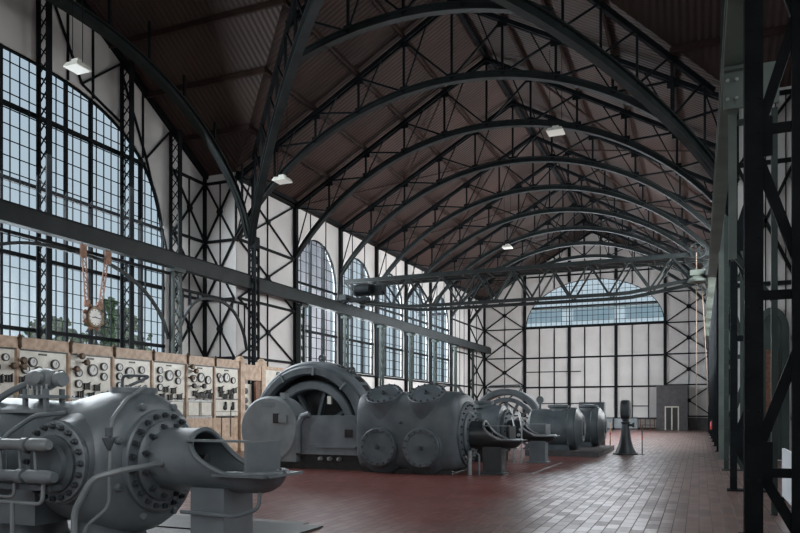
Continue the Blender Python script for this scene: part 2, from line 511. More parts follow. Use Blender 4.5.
# ---- left nave wall with five arched windows
frL = lambda s, z, d: (XL - d, s, z)
SILL, SPR, APX, HW = 3.95, 8.6, 10.95, 2.24
strips = [(Y1, 31.8, 0, 0, EAVE, EAVE)]
for i in range(1, 6):
    a, c = BAYS[i], BAYS[i + 1]; m_ = (a + c) / 2
    fn = arch_fn(m_, HW, SPR, APX, 2.0); ss = arch_samples(m_, HW, 24)
    strips += [(a, m_ - HW, 0, 0, EAVE, EAVE), (m_ + HW, c, 0, 0, EAVE, EAVE), (m_ - HW, m_ + HW, 0, 0, SILL, SILL)]
    strips += [(p, q, fn(p), fn(q), EAVE, EAVE) for p, q in zip(ss[:-1], ss[1:])]
strips += [(56.8, YF, 0, 0, EAVE, EAVE)]
wl = strip_wall(frL, strips, TH).build('wall_left', 'wall', origin=(XL, 45, 0), smooth=False); tag(wl, kind='structure')
for i in range(1, 6):
    m_ = (BAYS[i] + BAYS[i + 1]) / 2
    arched_window('window_%d' % (i + 1), frL, m_, HW, SILL, SPR, APX, 2.0, .56, .56, (5.9, 8.35), fw=.16, posts=(m_ - .75, m_ + .75), bar_w=.035)
for y in BAYS[1:]: post(wl, frL, y if y > 27 else y + .1, 0, EAVE - .1, .22)
XZ = [1.5, 4.1, 6.75, 9.4, 12.1]
xbrace(wl, frL, 26.9, 31.7, XZ, .065)
xbrace(wl, frL, 61.9, 66.7, XZ, .085)
for i in range(1, 7):
    a, c = BAYS[i], BAYS[i + 1]
    b1 = MB()
    for z in (3.85,) + ((6.75, 9.4) if i == 6 else ()): b1.bar(frL(a, z, -.05), frL(c, z, -.05), .1, .12)
    b1.build('rail', 'steel', wl)
    for q in ((.33, .67) if i < 6 else (.25, .5, .75)):
        y = a + (c - a) * q
        top = APX - .35 if i < 6 else 0
        b2 = MB(); b2.bar(frL(y, top if i < 6 else 0, -.02), frL(y, EAVE - .1, -.02), .045); b2.build('stud', 'steel', wl)
b1 = MB(); b1.bar(frL(Y1, EAVE - .08, -.1), frL(YF, EAVE - .08, -.1), .22, .18); b1.build('eaves_beam', 'steel', wl)

# ---- far wall with the lunette
frF = lambda s, z, d: (s, YF + d, z)
LC, LHW, LS, LA = -8.97, 6.15, 9.5, 13.75
fnl = arch_fn(LC, LHW, LS + .1, LA, 2.0); ss = arch_samples(LC, LHW, 32)
def rstrip(p, q, a0, a1):
    if p < XC < q:
        return [(p, XC, a0, (a0 + a1) / 2, roof_main(p), RIDGE), (XC, q, (a0 + a1) / 2, a1, RIDGE, roof_main(q))]
    return [(p, q, a0, a1, roof_main(p), roof_main(q))]
strips = [(XL, XR, 0, 0, LS, LS)]
strips += rstrip(XL, LC - LHW, LS, LS) + rstrip(LC + LHW, XR, LS, LS)
for p, q in zip(ss[:-1], ss[1:]): strips += rstrip(p, q, fnl(p), fnl(q))
wf = strip_wall(frF, strips, TH).build('wall_far', 'wall', origin=(XC, YF, 0), smooth=False); tag(wf, kind='structure')
P4 = [-15.2, -11.05, -6.9, -2.75]
arched_window('window_7', frF, LC, LHW, LS, LS + .1, LA, 2.0, .46, .46, (11.3,), fw=.2, posts=P4[1:3], bar_w=.04)
for x in P4: post(wf, frF, x, 0, (roof_main(x) - .1) if x in (P4[0], P4[3]) else LS, .26)
for x in P4[1:3]:
    b1 = MB(); b1.bar((x, YF - .1, fnl(x)), (x, YF - .1, roof_main(x) - .1), .26, .2, up=(0, 1, 0)); b1.build('post', 'steel', wf)
for a, c in zip(P4[:-1], P4[1:]):
    for q in (1 / 3, 2 / 3):
        x = a + (c - a) * q
        b2 = MB(); b2.bar((x, YF - .04, 1.0), (x, YF - .04, LS), .09); b2.build('stud', 'steel', wf)
        b2 = MB(); b2.bar((x, YF - .04, fnl(x)), (x, YF - .04, roof_main(x) - .1), .09); b2.build('stud', 'steel', wf)
    b1 = MB()
    for z in (1.0, 3.85, 6.6, 9.42): b1.bar((a, YF - .06, z), (c, YF - .06, z), .12, .15)
    b1.build('rail', 'steel', wf)
b1 = MB(); b1.bar((P4[0], YF - .06, 5.3), (-10, YF - .06, 5.3), .08); b1.bar((P4[0], YF - .06, 2.35), (-8.3, YF - .06, 2.35), .08)
b1.bar((-5.5, YF - .06, 2.1), (-4.1, YF - .06, 2.1), .08); b1.build('rail', 'steel', wf)
XZF = [1.2, 3.95, 6.65, 9.4, 12.1]
xbrace(wf, frF, XL + .1, P4[0], XZF, .1); xbrace(wf, frF, P4[3], XR - .1, XZF, .1)
b1 = MB()
b1.bar((XL, YF - .08, EAVE - .1), (XC, YF - .08, RIDGE - .1), .16, .2, up=(0, 1, 0)); b1.bar((XC, YF - .08, RIDGE - .1), (XR, YF - .08, EAVE - .1), .16, .2, up=(0, 1, 0))
b1.bar((P4[0], YF - .08, 14.2), (P4[3], YF - .08, 14.2), .12, .12)
b1.build('verge_beam', 'steel', wf)

# ---- left transept gable wall with the great window, plus its return wall
frG = lambda s, z, d: (GL - d, s, z)
GC, GHW, GS, GSP, GA = 17.0, 7.15, .7, 7.8, 13.6
fng = arch_fn(GC, GHW, GSP, GA, 2.6); ss = arch_samples(GC, GHW, 40)
def gstrip(p, q, a0, a1):
    if p < YC < q:
        return [(p, YC, a0, (a0 + a1) / 2, roof_tr(p), RIDGE), (YC, q, (a0 + a1) / 2, a1, RIDGE, roof_tr(q))]
    return [(p, q, a0, a1, roof_tr(p), roof_tr(q))]
strips = gstrip(Y0, GC - GHW, 0, 0) + gstrip(GC + GHW, Y1, 0, 0) + [(GC - GHW, GC + GHW, 0, 0, GS, GS)]
for p, q in zip(ss[:-1], ss[1:]): strips += gstrip(p, q, fng(p), fng(q))
wg = strip_wall(frG, strips, TH).build('wall_left_transept', 'wall', origin=(GL, YC, 0), smooth=False); tag(wg, kind='structure')
GP = [17.74, 21.56, 24.36]
arched_window('window_1', frG, GC, GHW, GS, GSP, GA, 2.6, .365, .52, (4.4, 6.85, 9.3, 11.75), fw=.2, posts=(19.05, 20.2, 22.8, 16.45, 14.2), bar_w=.026)
xbrace(wg, frG, 24.6, 26.7, [1.4, 4.05, 6.7, 9.35, 12.0], .075)
for y in (19.05, 20.2, 22.8):
    b2 = MB(); b2.bar(frG(y, fng(y), -.03), frG(y, roof_tr(y) - .15, -.03), .07); b2.build('stud', 'steel', wg)
b1 = MB()
for a, c in ((17.74, 21.56), (21.56, 24.36)):
    m_ = (a + c) / 2
    b1.bar(frG(a, roof_tr(a) - .5, -.06), frG(m_, fng(m_) + .2, -.06), .07)
    b1.bar(frG(c, roof_tr(c) - .3, -.06), frG(m_, fng(m_) + .2, -.06), .07)
    b1.bar(frG(c, fng(c) + .1, -.06), frG(m_, fng(m_) + .2, -.06), .07)
b1.build('brace', 'steel', wg)
b1 = MB(); b1.bar(frG(Y1, EAVE - .1, -.1), frG(YC, RIDGE - .1, -.1), .2, .2); b1.bar(frG(YC, RIDGE - .1, -.1), frG(Y0, EAVE - .1, -.1), .2, .2); b1.build('verge_beam', 'steel', wg)
frR = lambda s, z, d: (s, Y1 + d, z)
wr = strip_wall(frR, [(GL, XL - TH, 0, 0, EAVE, EAVE)], TH).build('wall_left_return', 'wall', origin=(XL, Y1, 0), smooth=False); tag(wr, kind='structure')
xbrace(wr, frR, GL + .08, XL - .05, [1.4, 4.05, 6.7, 9.35, 12.0], .075)
post(wr, frR, GL + .06, 0, EAVE - .1, .09)
frR2 = lambda s, z, d: (s, Y0 - d, z)
wr2 = strip_wall(frR2, [(GL, XL - TH, 0, 0, EAVE, EAVE)], TH).build('wall_left_near_return', 'wall', origin=(XL, Y0, 0), smooth=False); tag(wr2, kind='structure')

# ---- walls behind and beside the viewer, with the windows that let the daylight in
frLn = lambda s, z, d: (XL - d, s, z)
wln = strip_wall(frLn, [(YB, Y0, 0, 0, EAVE, EAVE)], TH).build('wall_left_near', 'wall', origin=(XL, 0, 0), smooth=False); tag(wln, kind='structure')
frB = lambda s, z, d: (s, YB - d, z)
BH = 3.6
fnb = arch_fn(XC, BH, 9.0, 13.2, 2.0); ss = arch_samples(XC, BH, 24)
strips = [(XL, XR, 0, 0, 2.0, 2.0)] + [(XL, XC - BH, 2, 2, roof_main(XL), roof_main(XC - BH)), (XC + BH, XR, 2, 2, roof_main(XC + BH), roof_main(XR))]
for p, q in zip(ss[:-1], ss[1:]): strips += rstrip(p, q, fnb(p), fnb(q))
wb = strip_wall(frB, strips, TH).build('wall_back', 'wall', origin=(XC, YB, 0), smooth=False); tag(wb, kind='structure')
arched_window('window_8', frB, XC, BH, 2.0, 9.0, 13.2, 2.0, .9, .9, (), fw=.2, bar_w=.04)  # unseen window, added and sized for the light it lets in
# right side
frX = lambda s, z, d: (XR + d, s, z)
def right_wall(name, ya, yb, bays, first):
    strips = []; prev = ya
    for k, (m_, hw) in enumerate(bays):
        fn = arch_fn(m_, hw, SPR, APX, 2.0); ss = arch_samples(m_, hw, 16)
        strips += [(prev, m_ - hw, 0, 0, EAVE, EAVE), (m_ - hw, m_ + hw, 0, 0, SILL, SILL)]
        strips += [(p, q, fn(p), fn(q), EAVE, EAVE) for p, q in zip(ss[:-1], ss[1:])]
        prev = m_ + hw
        arched_window('window_%d' % (first + k), frX, m_, hw, SILL, SPR, APX, 2.0, .9, .9, (), fw=.16, bar_w=.04)
    strips += [(prev, yb, 0, 0, EAVE, EAVE)]
    o = strip_wall(frX, strips, TH).build(name, 'wall', origin=(XR, (ya + yb) / 2, 0), smooth=False)
    return tag(o, kind='structure')
wrt = right_wall('wall_right', Y1, YF, [((BAYS[i] + BAYS[i + 1]) / 2, HW) for i in range(1, 6)], 9)
wrn = right_wall('wall_right_near', YB, Y0, [(-5, 2.24), (1.5, 2.24)], 14)
for y in BAYS: post(wrt, frX, y if y > 27 else y + .1, 0, EAVE - .1, .22)
# right transept wall: gate below, great window above
frGR = lambda s, z, d: (GR + d, s, z)
RW0 = 2.0
strips = gstrip(Y0, GC - GHW, 0, 0) + gstrip(GC + GHW, Y1, 0, 0) + [(GC - GHW, GC + GHW, 0, 0, RW0, RW0)]
ss = arch_samples(GC, GHW, 32)
for p, q in zip(ss[:-1], ss[1:]): strips += gstrip(p, q, fng(p), fng(q))
wgr = strip_wall(frGR, strips, TH).build('wall_right_transept', 'wall', origin=(GR, YC, 0), smooth=False); tag(wgr, kind='structure')
arched_window('window_16', frGR, GC, GHW, RW0, GSP, GA, 2.6, .75, .9, (), fw=.2, bar_w=.04)
xbrace(wgr, frGR, 24.4, 26.7, [1.4, 4.05, 6.7, 9.35, 12.0], .075)
# return wall beyond the right transept, with a narrow arched door
DC, DHW, DSP, DA = 2.24, .40, 4.3, 5.0
fnd = arch_fn(DC, DHW, DSP, DA, 2.0)
frRR = lambda s, z, d: (s, Y1 + d, z)
ss = arch_samples(DC, DHW, 16)
strips = [(XR + TH, DC - DHW, 0, 0, EAVE, EAVE), (DC + DHW, GR + .2, 0, 0, EAVE, EAVE)] + [(p, q, fnd(p), fnd(q), EAVE, EAVE) for p, q in zip(ss[:-1], ss[1:])]
wrr = strip_wall(frRR, strips, TH).build('wall_right_return', 'wall', origin=(XR, Y1, 0), smooth=False); tag(wrr, kind='structure')
b1 = MB()
for s in (1.45, 1.75, 2.05, 2.35, 2.65): b1.bar(frRR(s, fnd(s) + .1 if abs(s - DC) < DHW else 0, -.015), frRR(s, EAVE - .1, -.015), .035)
each(b1, 'stud', 'steel', wrr)
b1 = MB(); b1.bar(frRR(XR, 6.1, -.06), frRR(GR, 9.9, -.06), .10); b1.bar(frRR(XR, 9.9, -.06), frRR(GR, 6.1, -.06), .10); b1.bar(frRR(XR, 9.9, -.06), frRR(GR, 12.2, -.06), .08); each(b1, 'cross_brace', 'steel', wrr)
b1 = MB()
for z in (5.9, 9.95, 12.2): b1.bar(frRR(XR, z, -.05), frRR(GR, z, -.05), .08, .14)
each(b1, 'rail', 'steel', wrr)
dr = struct('door_1', (DC, Y1, 0))
b1 = MB()
b1.sweep([frRR(DC - DHW, 0, .02)] + [frRR(s, fnd(s), .02) for s in ss] + [frRR(DC + DHW, 0, .02)], .3, .2, (0, 1, 0)); b1.build('door_frame', 'greendoor', dr)
mb = strip_wall(frRR, [(p, q, .02, .02, fnd(p), fnd(q)) for p, q in zip(ss[:-1], ss[1:])], .08); dl = mb.build('door_leaf', 'greendoor', dr)
b1 = MB(); b1.b2(DC - .18, DC + .18, Y1 - .03, Y1 + .01, 1.2, 3.7); b1.build('door_panel', 'copper', dl)
for nm, yy, sg in (('wall_right_near_return', Y0, -1),):
    fr_ = lambda s, z, d, yy=yy, sg=sg: (s, yy + sg * d, z)
    o = strip_wall(fr_, [(XR + TH, GR + .2, 0, 0, EAVE, EAVE)], TH).build(nm, 'wall', origin=(XR, yy, 0), smooth=False); tag(o, kind='structure')

# ------------------------------------------------------------------ roof trusses
ARC_A, ARC_S = 14.6, 9.3
R_ = ((XC - XL) ** 2 + (ARC_A - ARC_S) ** 2) / (2 * (ARC_A - ARC_S))
def arc_z(x, blend=1.0):
    dx = (x - XC)
    z1 = ARC_A - R_ + math.sqrt(max(0, R_ * R_ - dx * dx))
    return z1
ORD = ['first', 'second', 'third', 'fourth', 'fifth', 'sixth', 'seventh', 'eighth', 'ninth', 'tenth']
def truss(y, label, x0=XL, x1=XR):
    t = thing('roof_truss', ((x0 + x1) / 2, y, arc_z(x0)), label, 'roof truss', 'arched steel roof ribs')
    xs = [x0 + (x1 - x0) * k / 40 for k in range(41)]
    b1 = MB(); b1.sweep([(x, y, arc_z(x)) for x in xs], .26, .05, (0, 1, 0)); b1.sweep([(x, y, arc_z(x) + .12) for x in xs], .05, .22, (0, 1, 0))
    b1.sweep([(x, y, arc_z(x) + .24) for x in xs], .22, .04, (0, 1, 0)); b1.build('bottom_chord', 'steel_bridge', t)
    xt0, xt1 = max(x0, XL), min(x1, XR)
    b2 = MB()
    for (a, c) in ((xt0, XC), (XC, xt1)):
        b2.bar((a, y - .09, roof_main(a) - .32), (c, y - .09, roof_main(c) - .32), .07, .16)
        b2.bar((a, y + .09, roof_main(a) - .32), (c, y + .09, roof_main(c) - .32), .07, .16)
    b2.build('top_chord', 'steel', t)
    nodes = [XL + (XR - XL) * k / 10 for k in range(11)]
    nodes = [n for n in nodes if x0 - .01 <= n <= x1 + .01]
    b3 = MB()
    for n in nodes: b3.bar((n, y, arc_z(n) + .1), (n, y, roof_main(n) - .3), .09, .07, up=(0, 1, 0))
    each(b3, 'vertical_strut', 'steel', t)
    b4 = MB()
    for a, c in zip(nodes[:-1], nodes[1:]):
        if (a + c) / 2 < XC: p, q = a, c
        else: p, q = c, a
        b4.bar((p, y, roof_main(p) - .32), (q, y, arc_z(q) + .15), .07, .08, up=(0, 1, 0))
        b4.bar((p, y, arc_z(p) + .15), ((p + q) / 2, y, roof_main((p + q) / 2) - .32), .05, .05, up=(0, 1, 0))
    each(b4, 'diagonal_strut', 'steel', t)
    b5 = MB()
    for n in nodes[1:-1]:
        b5.box((n, y, arc_z(n) + .22), (.34, .03, .3)); b5.box((n, y, roof_main(n) - .4), (.4, .03, .34))
    each(b5, 'gusset_plate', 'steel', t)
    return t
for k, y in enumerate(BAYS[:-1]):
    truss(y, 'arched dark steel roof rib, %s full arch counted from the crossing towards the far gable' % ORD[k])
dx = 5.0
truss(21.8, 'short arched steel rib hung between the two diagonal arches of the crossing', XL + dx + .78, XR - dx - .35)

def curved_member(name, pts, w, h, side, mat, label, cat, group):
    t = thing(name, pts[0], label, cat, group)
    b1 = MB(); b1.sweep(pts, w, .05, side); b1.sweep([V(p) + V((0, 0, h / 2)) for p in pts], .06, h, side); b1.sweep([V(p) + V((0, 0, h)) for p in pts], w, .05, side)
    b1.build('arch_rib', mat, t)
    return t
# diagonal arches over the crossing
def diag(x0, y0, sx, sy, label):
    L = 9.4
    pts = []
    for k in range(29):
        s = L * k / 28
        z = 9.0 + 5.25 * math.sin(PI / 2 * (s / L) ** .86) ** .92
        pts.append((x0 + sx * s, y0 + sy * s, z))
    side = V((-sy, sx, 0))
    t = curved_member('diagonal_arch', pts, .30, .36, side, 'steel_bridge', label, 'arch rib', 'diagonal arches of the crossing')
    b1 = MB()
    tops = []
    for k in range(2, 29, 3):
        p = V(pts[k]); zt = max(roof_main(p.x), roof_tr(p.y)) - .2
        b1.bar(p + V((0, 0, .3)), (p.x, p.y, zt), .08, .08)
        tops.append((p, V((p.x, p.y, zt))))
    for (a, b_), (c, d) in zip(tops[:-1], tops[1:]):
        b1.bar(b_, c + V((0, 0, .3)), .07, .07)
    each(b1, 'strut', 'steel', t)
    b2 = MB(); b2.bar((x0 + sx * .4, y0 + sy * .4, roof_main(x0 + sx * .4) - .35), tops[-1][1] - V((0, 0, .12)), .14, .2); b2.build('valley_beam', 'steel', t)
diag(-18.4, 26.8, 1, -1, 'diagonal steel arch rising from the tall left corner post over the crossing')
diag(.85, 26.8, -1, -1, 'diagonal steel arch rising from the right side columns towards the crown of the crossing')
# transept arches along the nave line
def tr_arch(x, label):
    pts = []
    for k in range(41):
        y = Y0 + .05 + (Y1 - Y0 - .1) * k / 40
        t = (y - YC) / ((Y1 - Y0) / 2)
        pts.append((x, y, 9.0 + 5.4 * (1 - abs(t) ** 2.1) ** .62))
    t = curved_member('transept_arch', pts, .3, .3, (1, 0, 0), 'steel_bridge' if x < 0 else 'steel_green', label, 'arch rib', 'arches over the transept openings')
    b1 = MB()
    for k in range(3, 40, 4):
        p = V(pts[k]); b1.bar(p + V((0, 0, .3)), (p.x, p.y, roof_tr(p.y) - .25), .08, .08)
    each(b1, 'strut', 'steel', t)
tr_arch(-18.5, 'large dark steel arch spanning the opening of the left transept above the runway beam')
tr_arch(.75, 'dark green steel arch over the right transept, seen nearly edge on')

# ------------------------------------------------------------------ lattice columns
def lattice(mb, p0, p1, z0, z1, step, w):
    """X lattice between two vertical lines"""
    z = z0
    while z < z1 - .05:
        zz = min(z + step, z1)
        mb.bar((p0[0], p0[1], z), (p1[0], p1[1], zz), w, .02)
        mb.bar((p0[0], p0[1], zz), (p1[0], p1[1], z), w, .02)
        z = zz
LORD = {17.74: 'in front of the great left window, left of the hanging clock', 21.56: 'in front of the great left window, right of the hanging clock',
        24.36: 'at the right jamb of the great left window', 16.45: 'in front of the great left window at the left edge of the view'}
for y in GP:
    if y not in LORD: continue
    t = thing('lattice_column', (GL + .5, y, 0), 'tall dark steel lattice column ' + LORD[y], 'column', 'lattice columns of the left gable')
    top = roof_tr(y) - .3
    for nm, x, wy, wx in (('outer_flange', GL + .12, .17, .05), ('inner_flange', GL + .60, .22, .06)):
        b1 = MB(); b1.b2(x - wx / 2, x + wx / 2, y - wy / 2, y + wy / 2, 0, top)
        b1.b2(x - .05 if nm[0] == 'i' else x, x if nm[0] == 'i' else x + .05, y - .015, y + .015, 0, top); b1.build(nm, 'steel', t)
    b2 = MB(); lattice(b2, (GL + .14, y), (GL + .58, y), .1, top - .1, .5, .05); b2.build('lattice_web', 'steel', t)

# big corner column where nave, transept arch and diagonal arch meet (left)
def corner_col(x, y, label, sgn, mat):
    t = thing('corner_column', (x, y, 0), label, 'column')
    for dx_, dy_ in ((-.15, -.14), (.15, -.14), (-.15, .14), (.15, .14)):
        b1 = MB(); b1.b2(x + dx_ - .045, x + dx_ + .045, y + dy_ - .045, y + dy_ + .045, 0, 9.3); b1.build('leg', mat, t)
    b2 = MB(); lattice(b2, (x - .15, y - .14), (x + .15, y - .14), .2, 9, .5, .05); lattice(b2, (x + .15, y - .14), (x + .15, y + .14), .2, 9, .5, .05); b2.build('lattice_web', mat, t)
    b3 = MB(); b3.b2(x - .19, x + .19, y - .18, y + .18, 8.9, 9.4); b3.build('springing_block', mat, t)
    b4 = MB(); b4.b2(x - .09, x + .09, y - .08, y + .08, 9.4, EAVE - .2); b4.build('upper_post', mat, t)
corner_col(-18.35, 26.95, 'tall dark corner column at the left transept where four arches spring', 1, 'steel')

# ------------------------------------------------------------------ crane runway beams and their supports
def runway(x, y0, y1, label, w=.34, mat='steel_bridge'):
    t = thing('crane_runway_beam', (x, (y0 + y1) / 2, 7.1), label, 'crane rail beam')
    b1 = MB(); b1.b2(x - w / 2, x + w / 2, y0, y1, 7.1, 7.16); b1.b2(x - w / 2, x + w / 2, y0, y1, 7.58, 7.64); b1.b2(x - .03, x + .03, y0, y1, 7.16, 7.58); b1.b2(x + .12, x + .15, y0, y1, 7.16, 7.58)
    b1.build('girder', mat, t)
    b2 = MB(); b2.b2(x - .04, x + .04, y0, y1, 7.64, 7.74); b2.build('rail', 'steel', t)
    return t
runway(-18.5, 2.0, 66.5, 'long straight grey steel crane rail beam running along the left side')
runway(.5, 2.0, 66.5, 'grey green steel crane rail beam running along the right columns', .30, 'steel_pale_lit')
# runway supports along the left
def support(x, y, label, sgn, h=7.1):
    t = thing('runway_column', (x, y, 0), label, 'column', 'columns under the left crane beam')
    for d in (-.2, .2):
        b1 = MB(); b1.b2(x - .06, x + .06, y + d - .05, y + d + .05, 0, h); b1.build('leg', 'steel_green', t)
    b2 = MB(); lattice(b2, (x, y - .2), (x, y + .2), .2, h - .2, .55, .05); b2.build('lattice_web', 'steel_green', t)
    b3 = MB(); b3.b2(x - .2, x + .2, y - .3, y + .3, h - .14, h); b3.build('bearing_plate', 'steel_green', t)
support(-18.5, 22.0, 'lattice column under the left crane beam beside the great window', 1)
for i, y in enumerate(BAYS[1:-1]):
    support(-18.75, y, 'lattice column under the left crane beam, %s beyond the corner column' % ORD[i], 1)
# arched struts under the runway in the transept
def arch_beam(y0, y1, label, drop=2.4):
    x = -18.65; c = (y0 + y1) / 2; hw = (y1 - y0) / 2
    t = thing('arched_strut_beam', (x, c, 4.6), label, 'arched brace', 'arched struts under the left crane beam')
    b1 = MB()
    pts = []
    for k in range(31):
        s = -1 + 2 * k / 30
        pts.append((x, c + hw * s, 4.4 + drop * (1 - abs(s) ** 2.6) ** .7))
    b1.sweep(pts, .1, .1, (1, 0, 0)); b1.build('arch', 'steel_bridge', t)
    b2 = MB(); b2.bar((x, y0, 4.5 + drop), (x, y1, 4.5 + drop), .1, .1)
    for k in range(2, 30, 3):
        if abs(k - 15) > 3: b2.bar(pts[k], (x, pts[k][1], 4.5 + drop), .05, .05)
    b2.build('tie', 'steel', t)
arch_beam(12.4, 21.75, 'wide shallow arched strut under the crane beam before the hanging clock')
arch_beam(22.25, 26.82, 'short arched strut under the crane beam between gable and corner column', 1.9)

# right hand columns
def side_column(y, xa, xb, w, label, h, mat='steel', full=False, wb=.12):
    t = thing('side_column', ((xa + xb) / 2, y, 0), label, 'column', 'lattice columns along the right side')
    b1 = MB(); b1.b2(xa - w / 2, xa + w / 2, y - .03, y + .03, 0, h); b1.b2(xa - .03, xa + .03, y, y + .2, 0, h); b1.b2(xa - w / 2, xa + w / 2, y + .18, y + .22, 0, h); b1.build('inner_leg', mat, t)
    b1 = MB(); b1.b2(xb - wb / 2, xb + wb / 2, y - .03, y + .03, 0, h); b1.b2(xb - .02, xb + .02, y, y + .2, 0, h); b1.build('outer_leg', mat, t)
    z = [0.0, 1.05, 3.75, 5.35, 7.0]
    br = MB(); seq = [(xb, .1), (xa, 1.0), (xb, 2.4 if full else 2.3), (xb, 3.6), (xa, 5.1), (xb, 6.7), (xa, 8.3), (xb, 9.9)]
    for (p, za), (q, zb) in zip(seq[:-1], seq[1:]):
        if p != q and zb <= h: br.bar((p, y + .04, za), (q, y + .04, zb), .13, .07, up=(0, 1, 0))
    each(br, 'diagonal_brace', mat, t)
    rl = MB()
    for zz in (.85, 3.15, 5.3):
        if zz < h: rl.bar((xa, y + .04, zz), (xb, y + .04, zz), .07, .12)
    each(rl, 'tie_rail', mat, t)
    gp = MB()
    for zz in (1.0, 5.2):
        gp.b2(xa, xa + .22, y - .01, y + .03, zz - .25, zz + .25)
    each(gp, 'gusset_plate', mat, t)
    bp_ = MB(); bp_.b2(xa - w / 2 - .06, xb + .1, y - .12, y + .26, 0, .03); bp_.build('base_plate', mat, t)
    rv = MB()
    for zz in [.3 + .45 * k for k in range(int((h - .5) / .45))]:
        rv.lathe((xa - w * .3, y - .03, zz), (0, -1, 0), [(0, .018), (.012, .015)], 6)
        rv.lathe((xa + w * .3, y - .03, zz), (0, -1, 0), [(0, .018), (.012, .015)], 6)
    rv.build('rivets', mat, t)
side_column(10.35, .655, 1.15, .22, 'nearest dark steel lattice column at the right edge, reaching from floor to roof', 11.5, 'steel', True)
side_column(16.3, .66, 1.15, .13, 'second dark lattice column from the right edge, just beyond the nearest one', 7.05, 'steel')
side_column(21.8, .70, 1.1, .12, 'third lattice column on the right, behind the second', 7.05, 'steel_green')
for i, y in enumerate(BAYS[:-1]):
    side_column(y - .1, .72, 1.05, .2 if i == 0 else .14, 'lattice column of the right row, %s beyond the right transept' % ORD[i], 9.2, 'steel_pale_lit' if i == 0 else 'steel')
# bracket under the right runway
t = thing('runway_bracket', (.5, 12.6, 6.3), 'green riveted steel bracket under the right crane beam near the top right', 'bracket')
b1 = MB(); b1.b2(.36, 1.15, 12.5, 12.56, 6.45, 7.09); b1.b2(.36, .66, 12.4, 12.7, 7.03, 7.09); b1.build('bracket_plate', 'steel_pale_lit', t)
b2 = MB()
for (a, c) in ((.42, 6.6), (.55, 6.6), (.42, 6.9), (.55, 6.9), (.8, 6.7)): b2.lathe((a, 12.5, c), (0, -1, 0), [(0, .03), (.03, .024)], 8)
b2.build('rivets', 'bright', t)
t = thing('runway_post', (.5, 12.75, 0), 'slim green steel post under the right crane beam bracket', 'post')
b1 = MB(); b1.b2(.44, .56, 12.70, 12.74, 4.1, 6.45); b1.b2(.48, .52, 12.74, 12.9, 4.1, 6.45); b1.build('flange', 'steel_pale_lit', t)
b2 = MB(); b2.bar((.5, 12.75, 4.2), (1.1, 12.75, 3.4), .08, .08); b2.bar((.5, 12.75, 6.3), (1.1, 12.75, 6.3), .08, .08); b2.bar((1.1, 12.75, 6.45), (1.1, 12.75, 0), .09, .09); b2.build('strut', 'steel_green', t)

# ------------------------------------------------------------------ travelling crane
CY = 37.3
t = thing('overhead_crane', (XC, CY, 7.74), 'long grey lattice travelling crane bridging the hall between both rail beams', 'overhead crane')
cx0, cx1 = -18.7, .75
def belly(x):
    s = (x - cx0) / (cx1 - cx0); s = min(s, 1 - s) * 2
    return 8.15 - .75 * min(1, s / .42) ** .8
for yy in (CY - .75, CY + .75):
    g1 = MB(); g1.bar((cx0, yy, 9.05), (cx1, yy, 9.05), .18, .2); g1.build('top_chord', 'steel_bridge', t)
    g2 = MB(); g2.sweep([(cx0 + (cx1 - cx0) * k / 30, yy, belly(cx0 + (cx1 - cx0) * k / 30)) for k in range(31)], .2, .16, (0, 1, 0)); g2.build('bottom_chord', 'steel_bridge', t)
    g3 = MB(); n = 10
    for k in range(n):
        xa = cx0 + (cx1 - cx0) * k / n; xb = cx0 + (cx1 - cx0) * (k + 1) / n; xm = (xa + xb) / 2
        g3.bar((xa, yy, 9.0), (xm, yy, belly(xm)), .09, .09, up=(0, 1, 0)); g3.bar((xm, yy, belly(xm)), (xb, yy, 9.0), .09, .09, up=(0, 1, 0))
    g3.build('web_lattice', 'steel_bridge', t)
g4 = MB()
for k in range(15):
    xa = cx0 + (cx1 - cx0) * k / 14; g4.bar((xa, CY - .75, 9.0), (xa, CY + .75, 9.0), .07)
    if k < 14: g4.bar((xa, CY - .75, 9.0), (xa + (cx1 - cx0) / 14, CY + .75, 9.0), .05)
g4.build('cross_ties', 'steel_bridge', t)
g5 = MB(); g5.b2(cx0 + .3, cx1 - .3, CY - .35, CY + .35, 9.0, 9.04); g5.build('walkway', 'steel', t)
for xx in (-18.5, .5):
    e = MB(); e.b2(xx - .22, xx + .22, CY - 1.5, CY + 1.5, 7.9, 8.2)
    e.build('end_carriage', 'steel_bridge', t)
    for yy in (CY - 1.1, CY + 1.1):
        w_ = MB(); w_.lathe((xx - .08, yy, 7.98), (1, 0, 0), [(0, .24), (.16, .24)], 20); w_.build('track_wheel', 'steel', t)
tr = MB(); tr.b2(-18.1, -16.3, CY - .9, CY - .4, 8.2, 8.7); tr.lathe((-17.9, CY - .95, 8.5), (1, 0, 0), [(0, .05), (0, .28), (.9, .28), (.9, .05)], 16); tr.b2(-18.6, -17.0, CY - 1.3, CY - .9, 7.8, 8.0); tr.build('hoist_drive', 'steel', t)
hw = MB(); hw.lathe((-.05, CY - .9, 9.2), (0, 1, 0), [(-.03, .33), (-.03, .38), (.03, .38), (.03, .33)], 24, closed=True)
for k in range(3):
    a = PI * k / 3; hw.bar((-.05 + .35 * math.cos(a), CY - .9, 9.2 + .35 * math.sin(a)), (-.05 - .35 * math.cos(a), CY - .9, 9.2 - .35 * math.sin(a)), .04)
hw.build('chain_wheel', 'steel_bridge', t)
cb = MB(); cb.b2(-.4, .4, CY - 1.2, CY - .7, 8.0, 8.25); cb.lathe((-.1, CY - .95, 7.7), (0, 0, 1), [(0, .4), (.1, .42), (.3, .2)], 16); cb.build('gear_housing', 'steel_pale_lit', t)
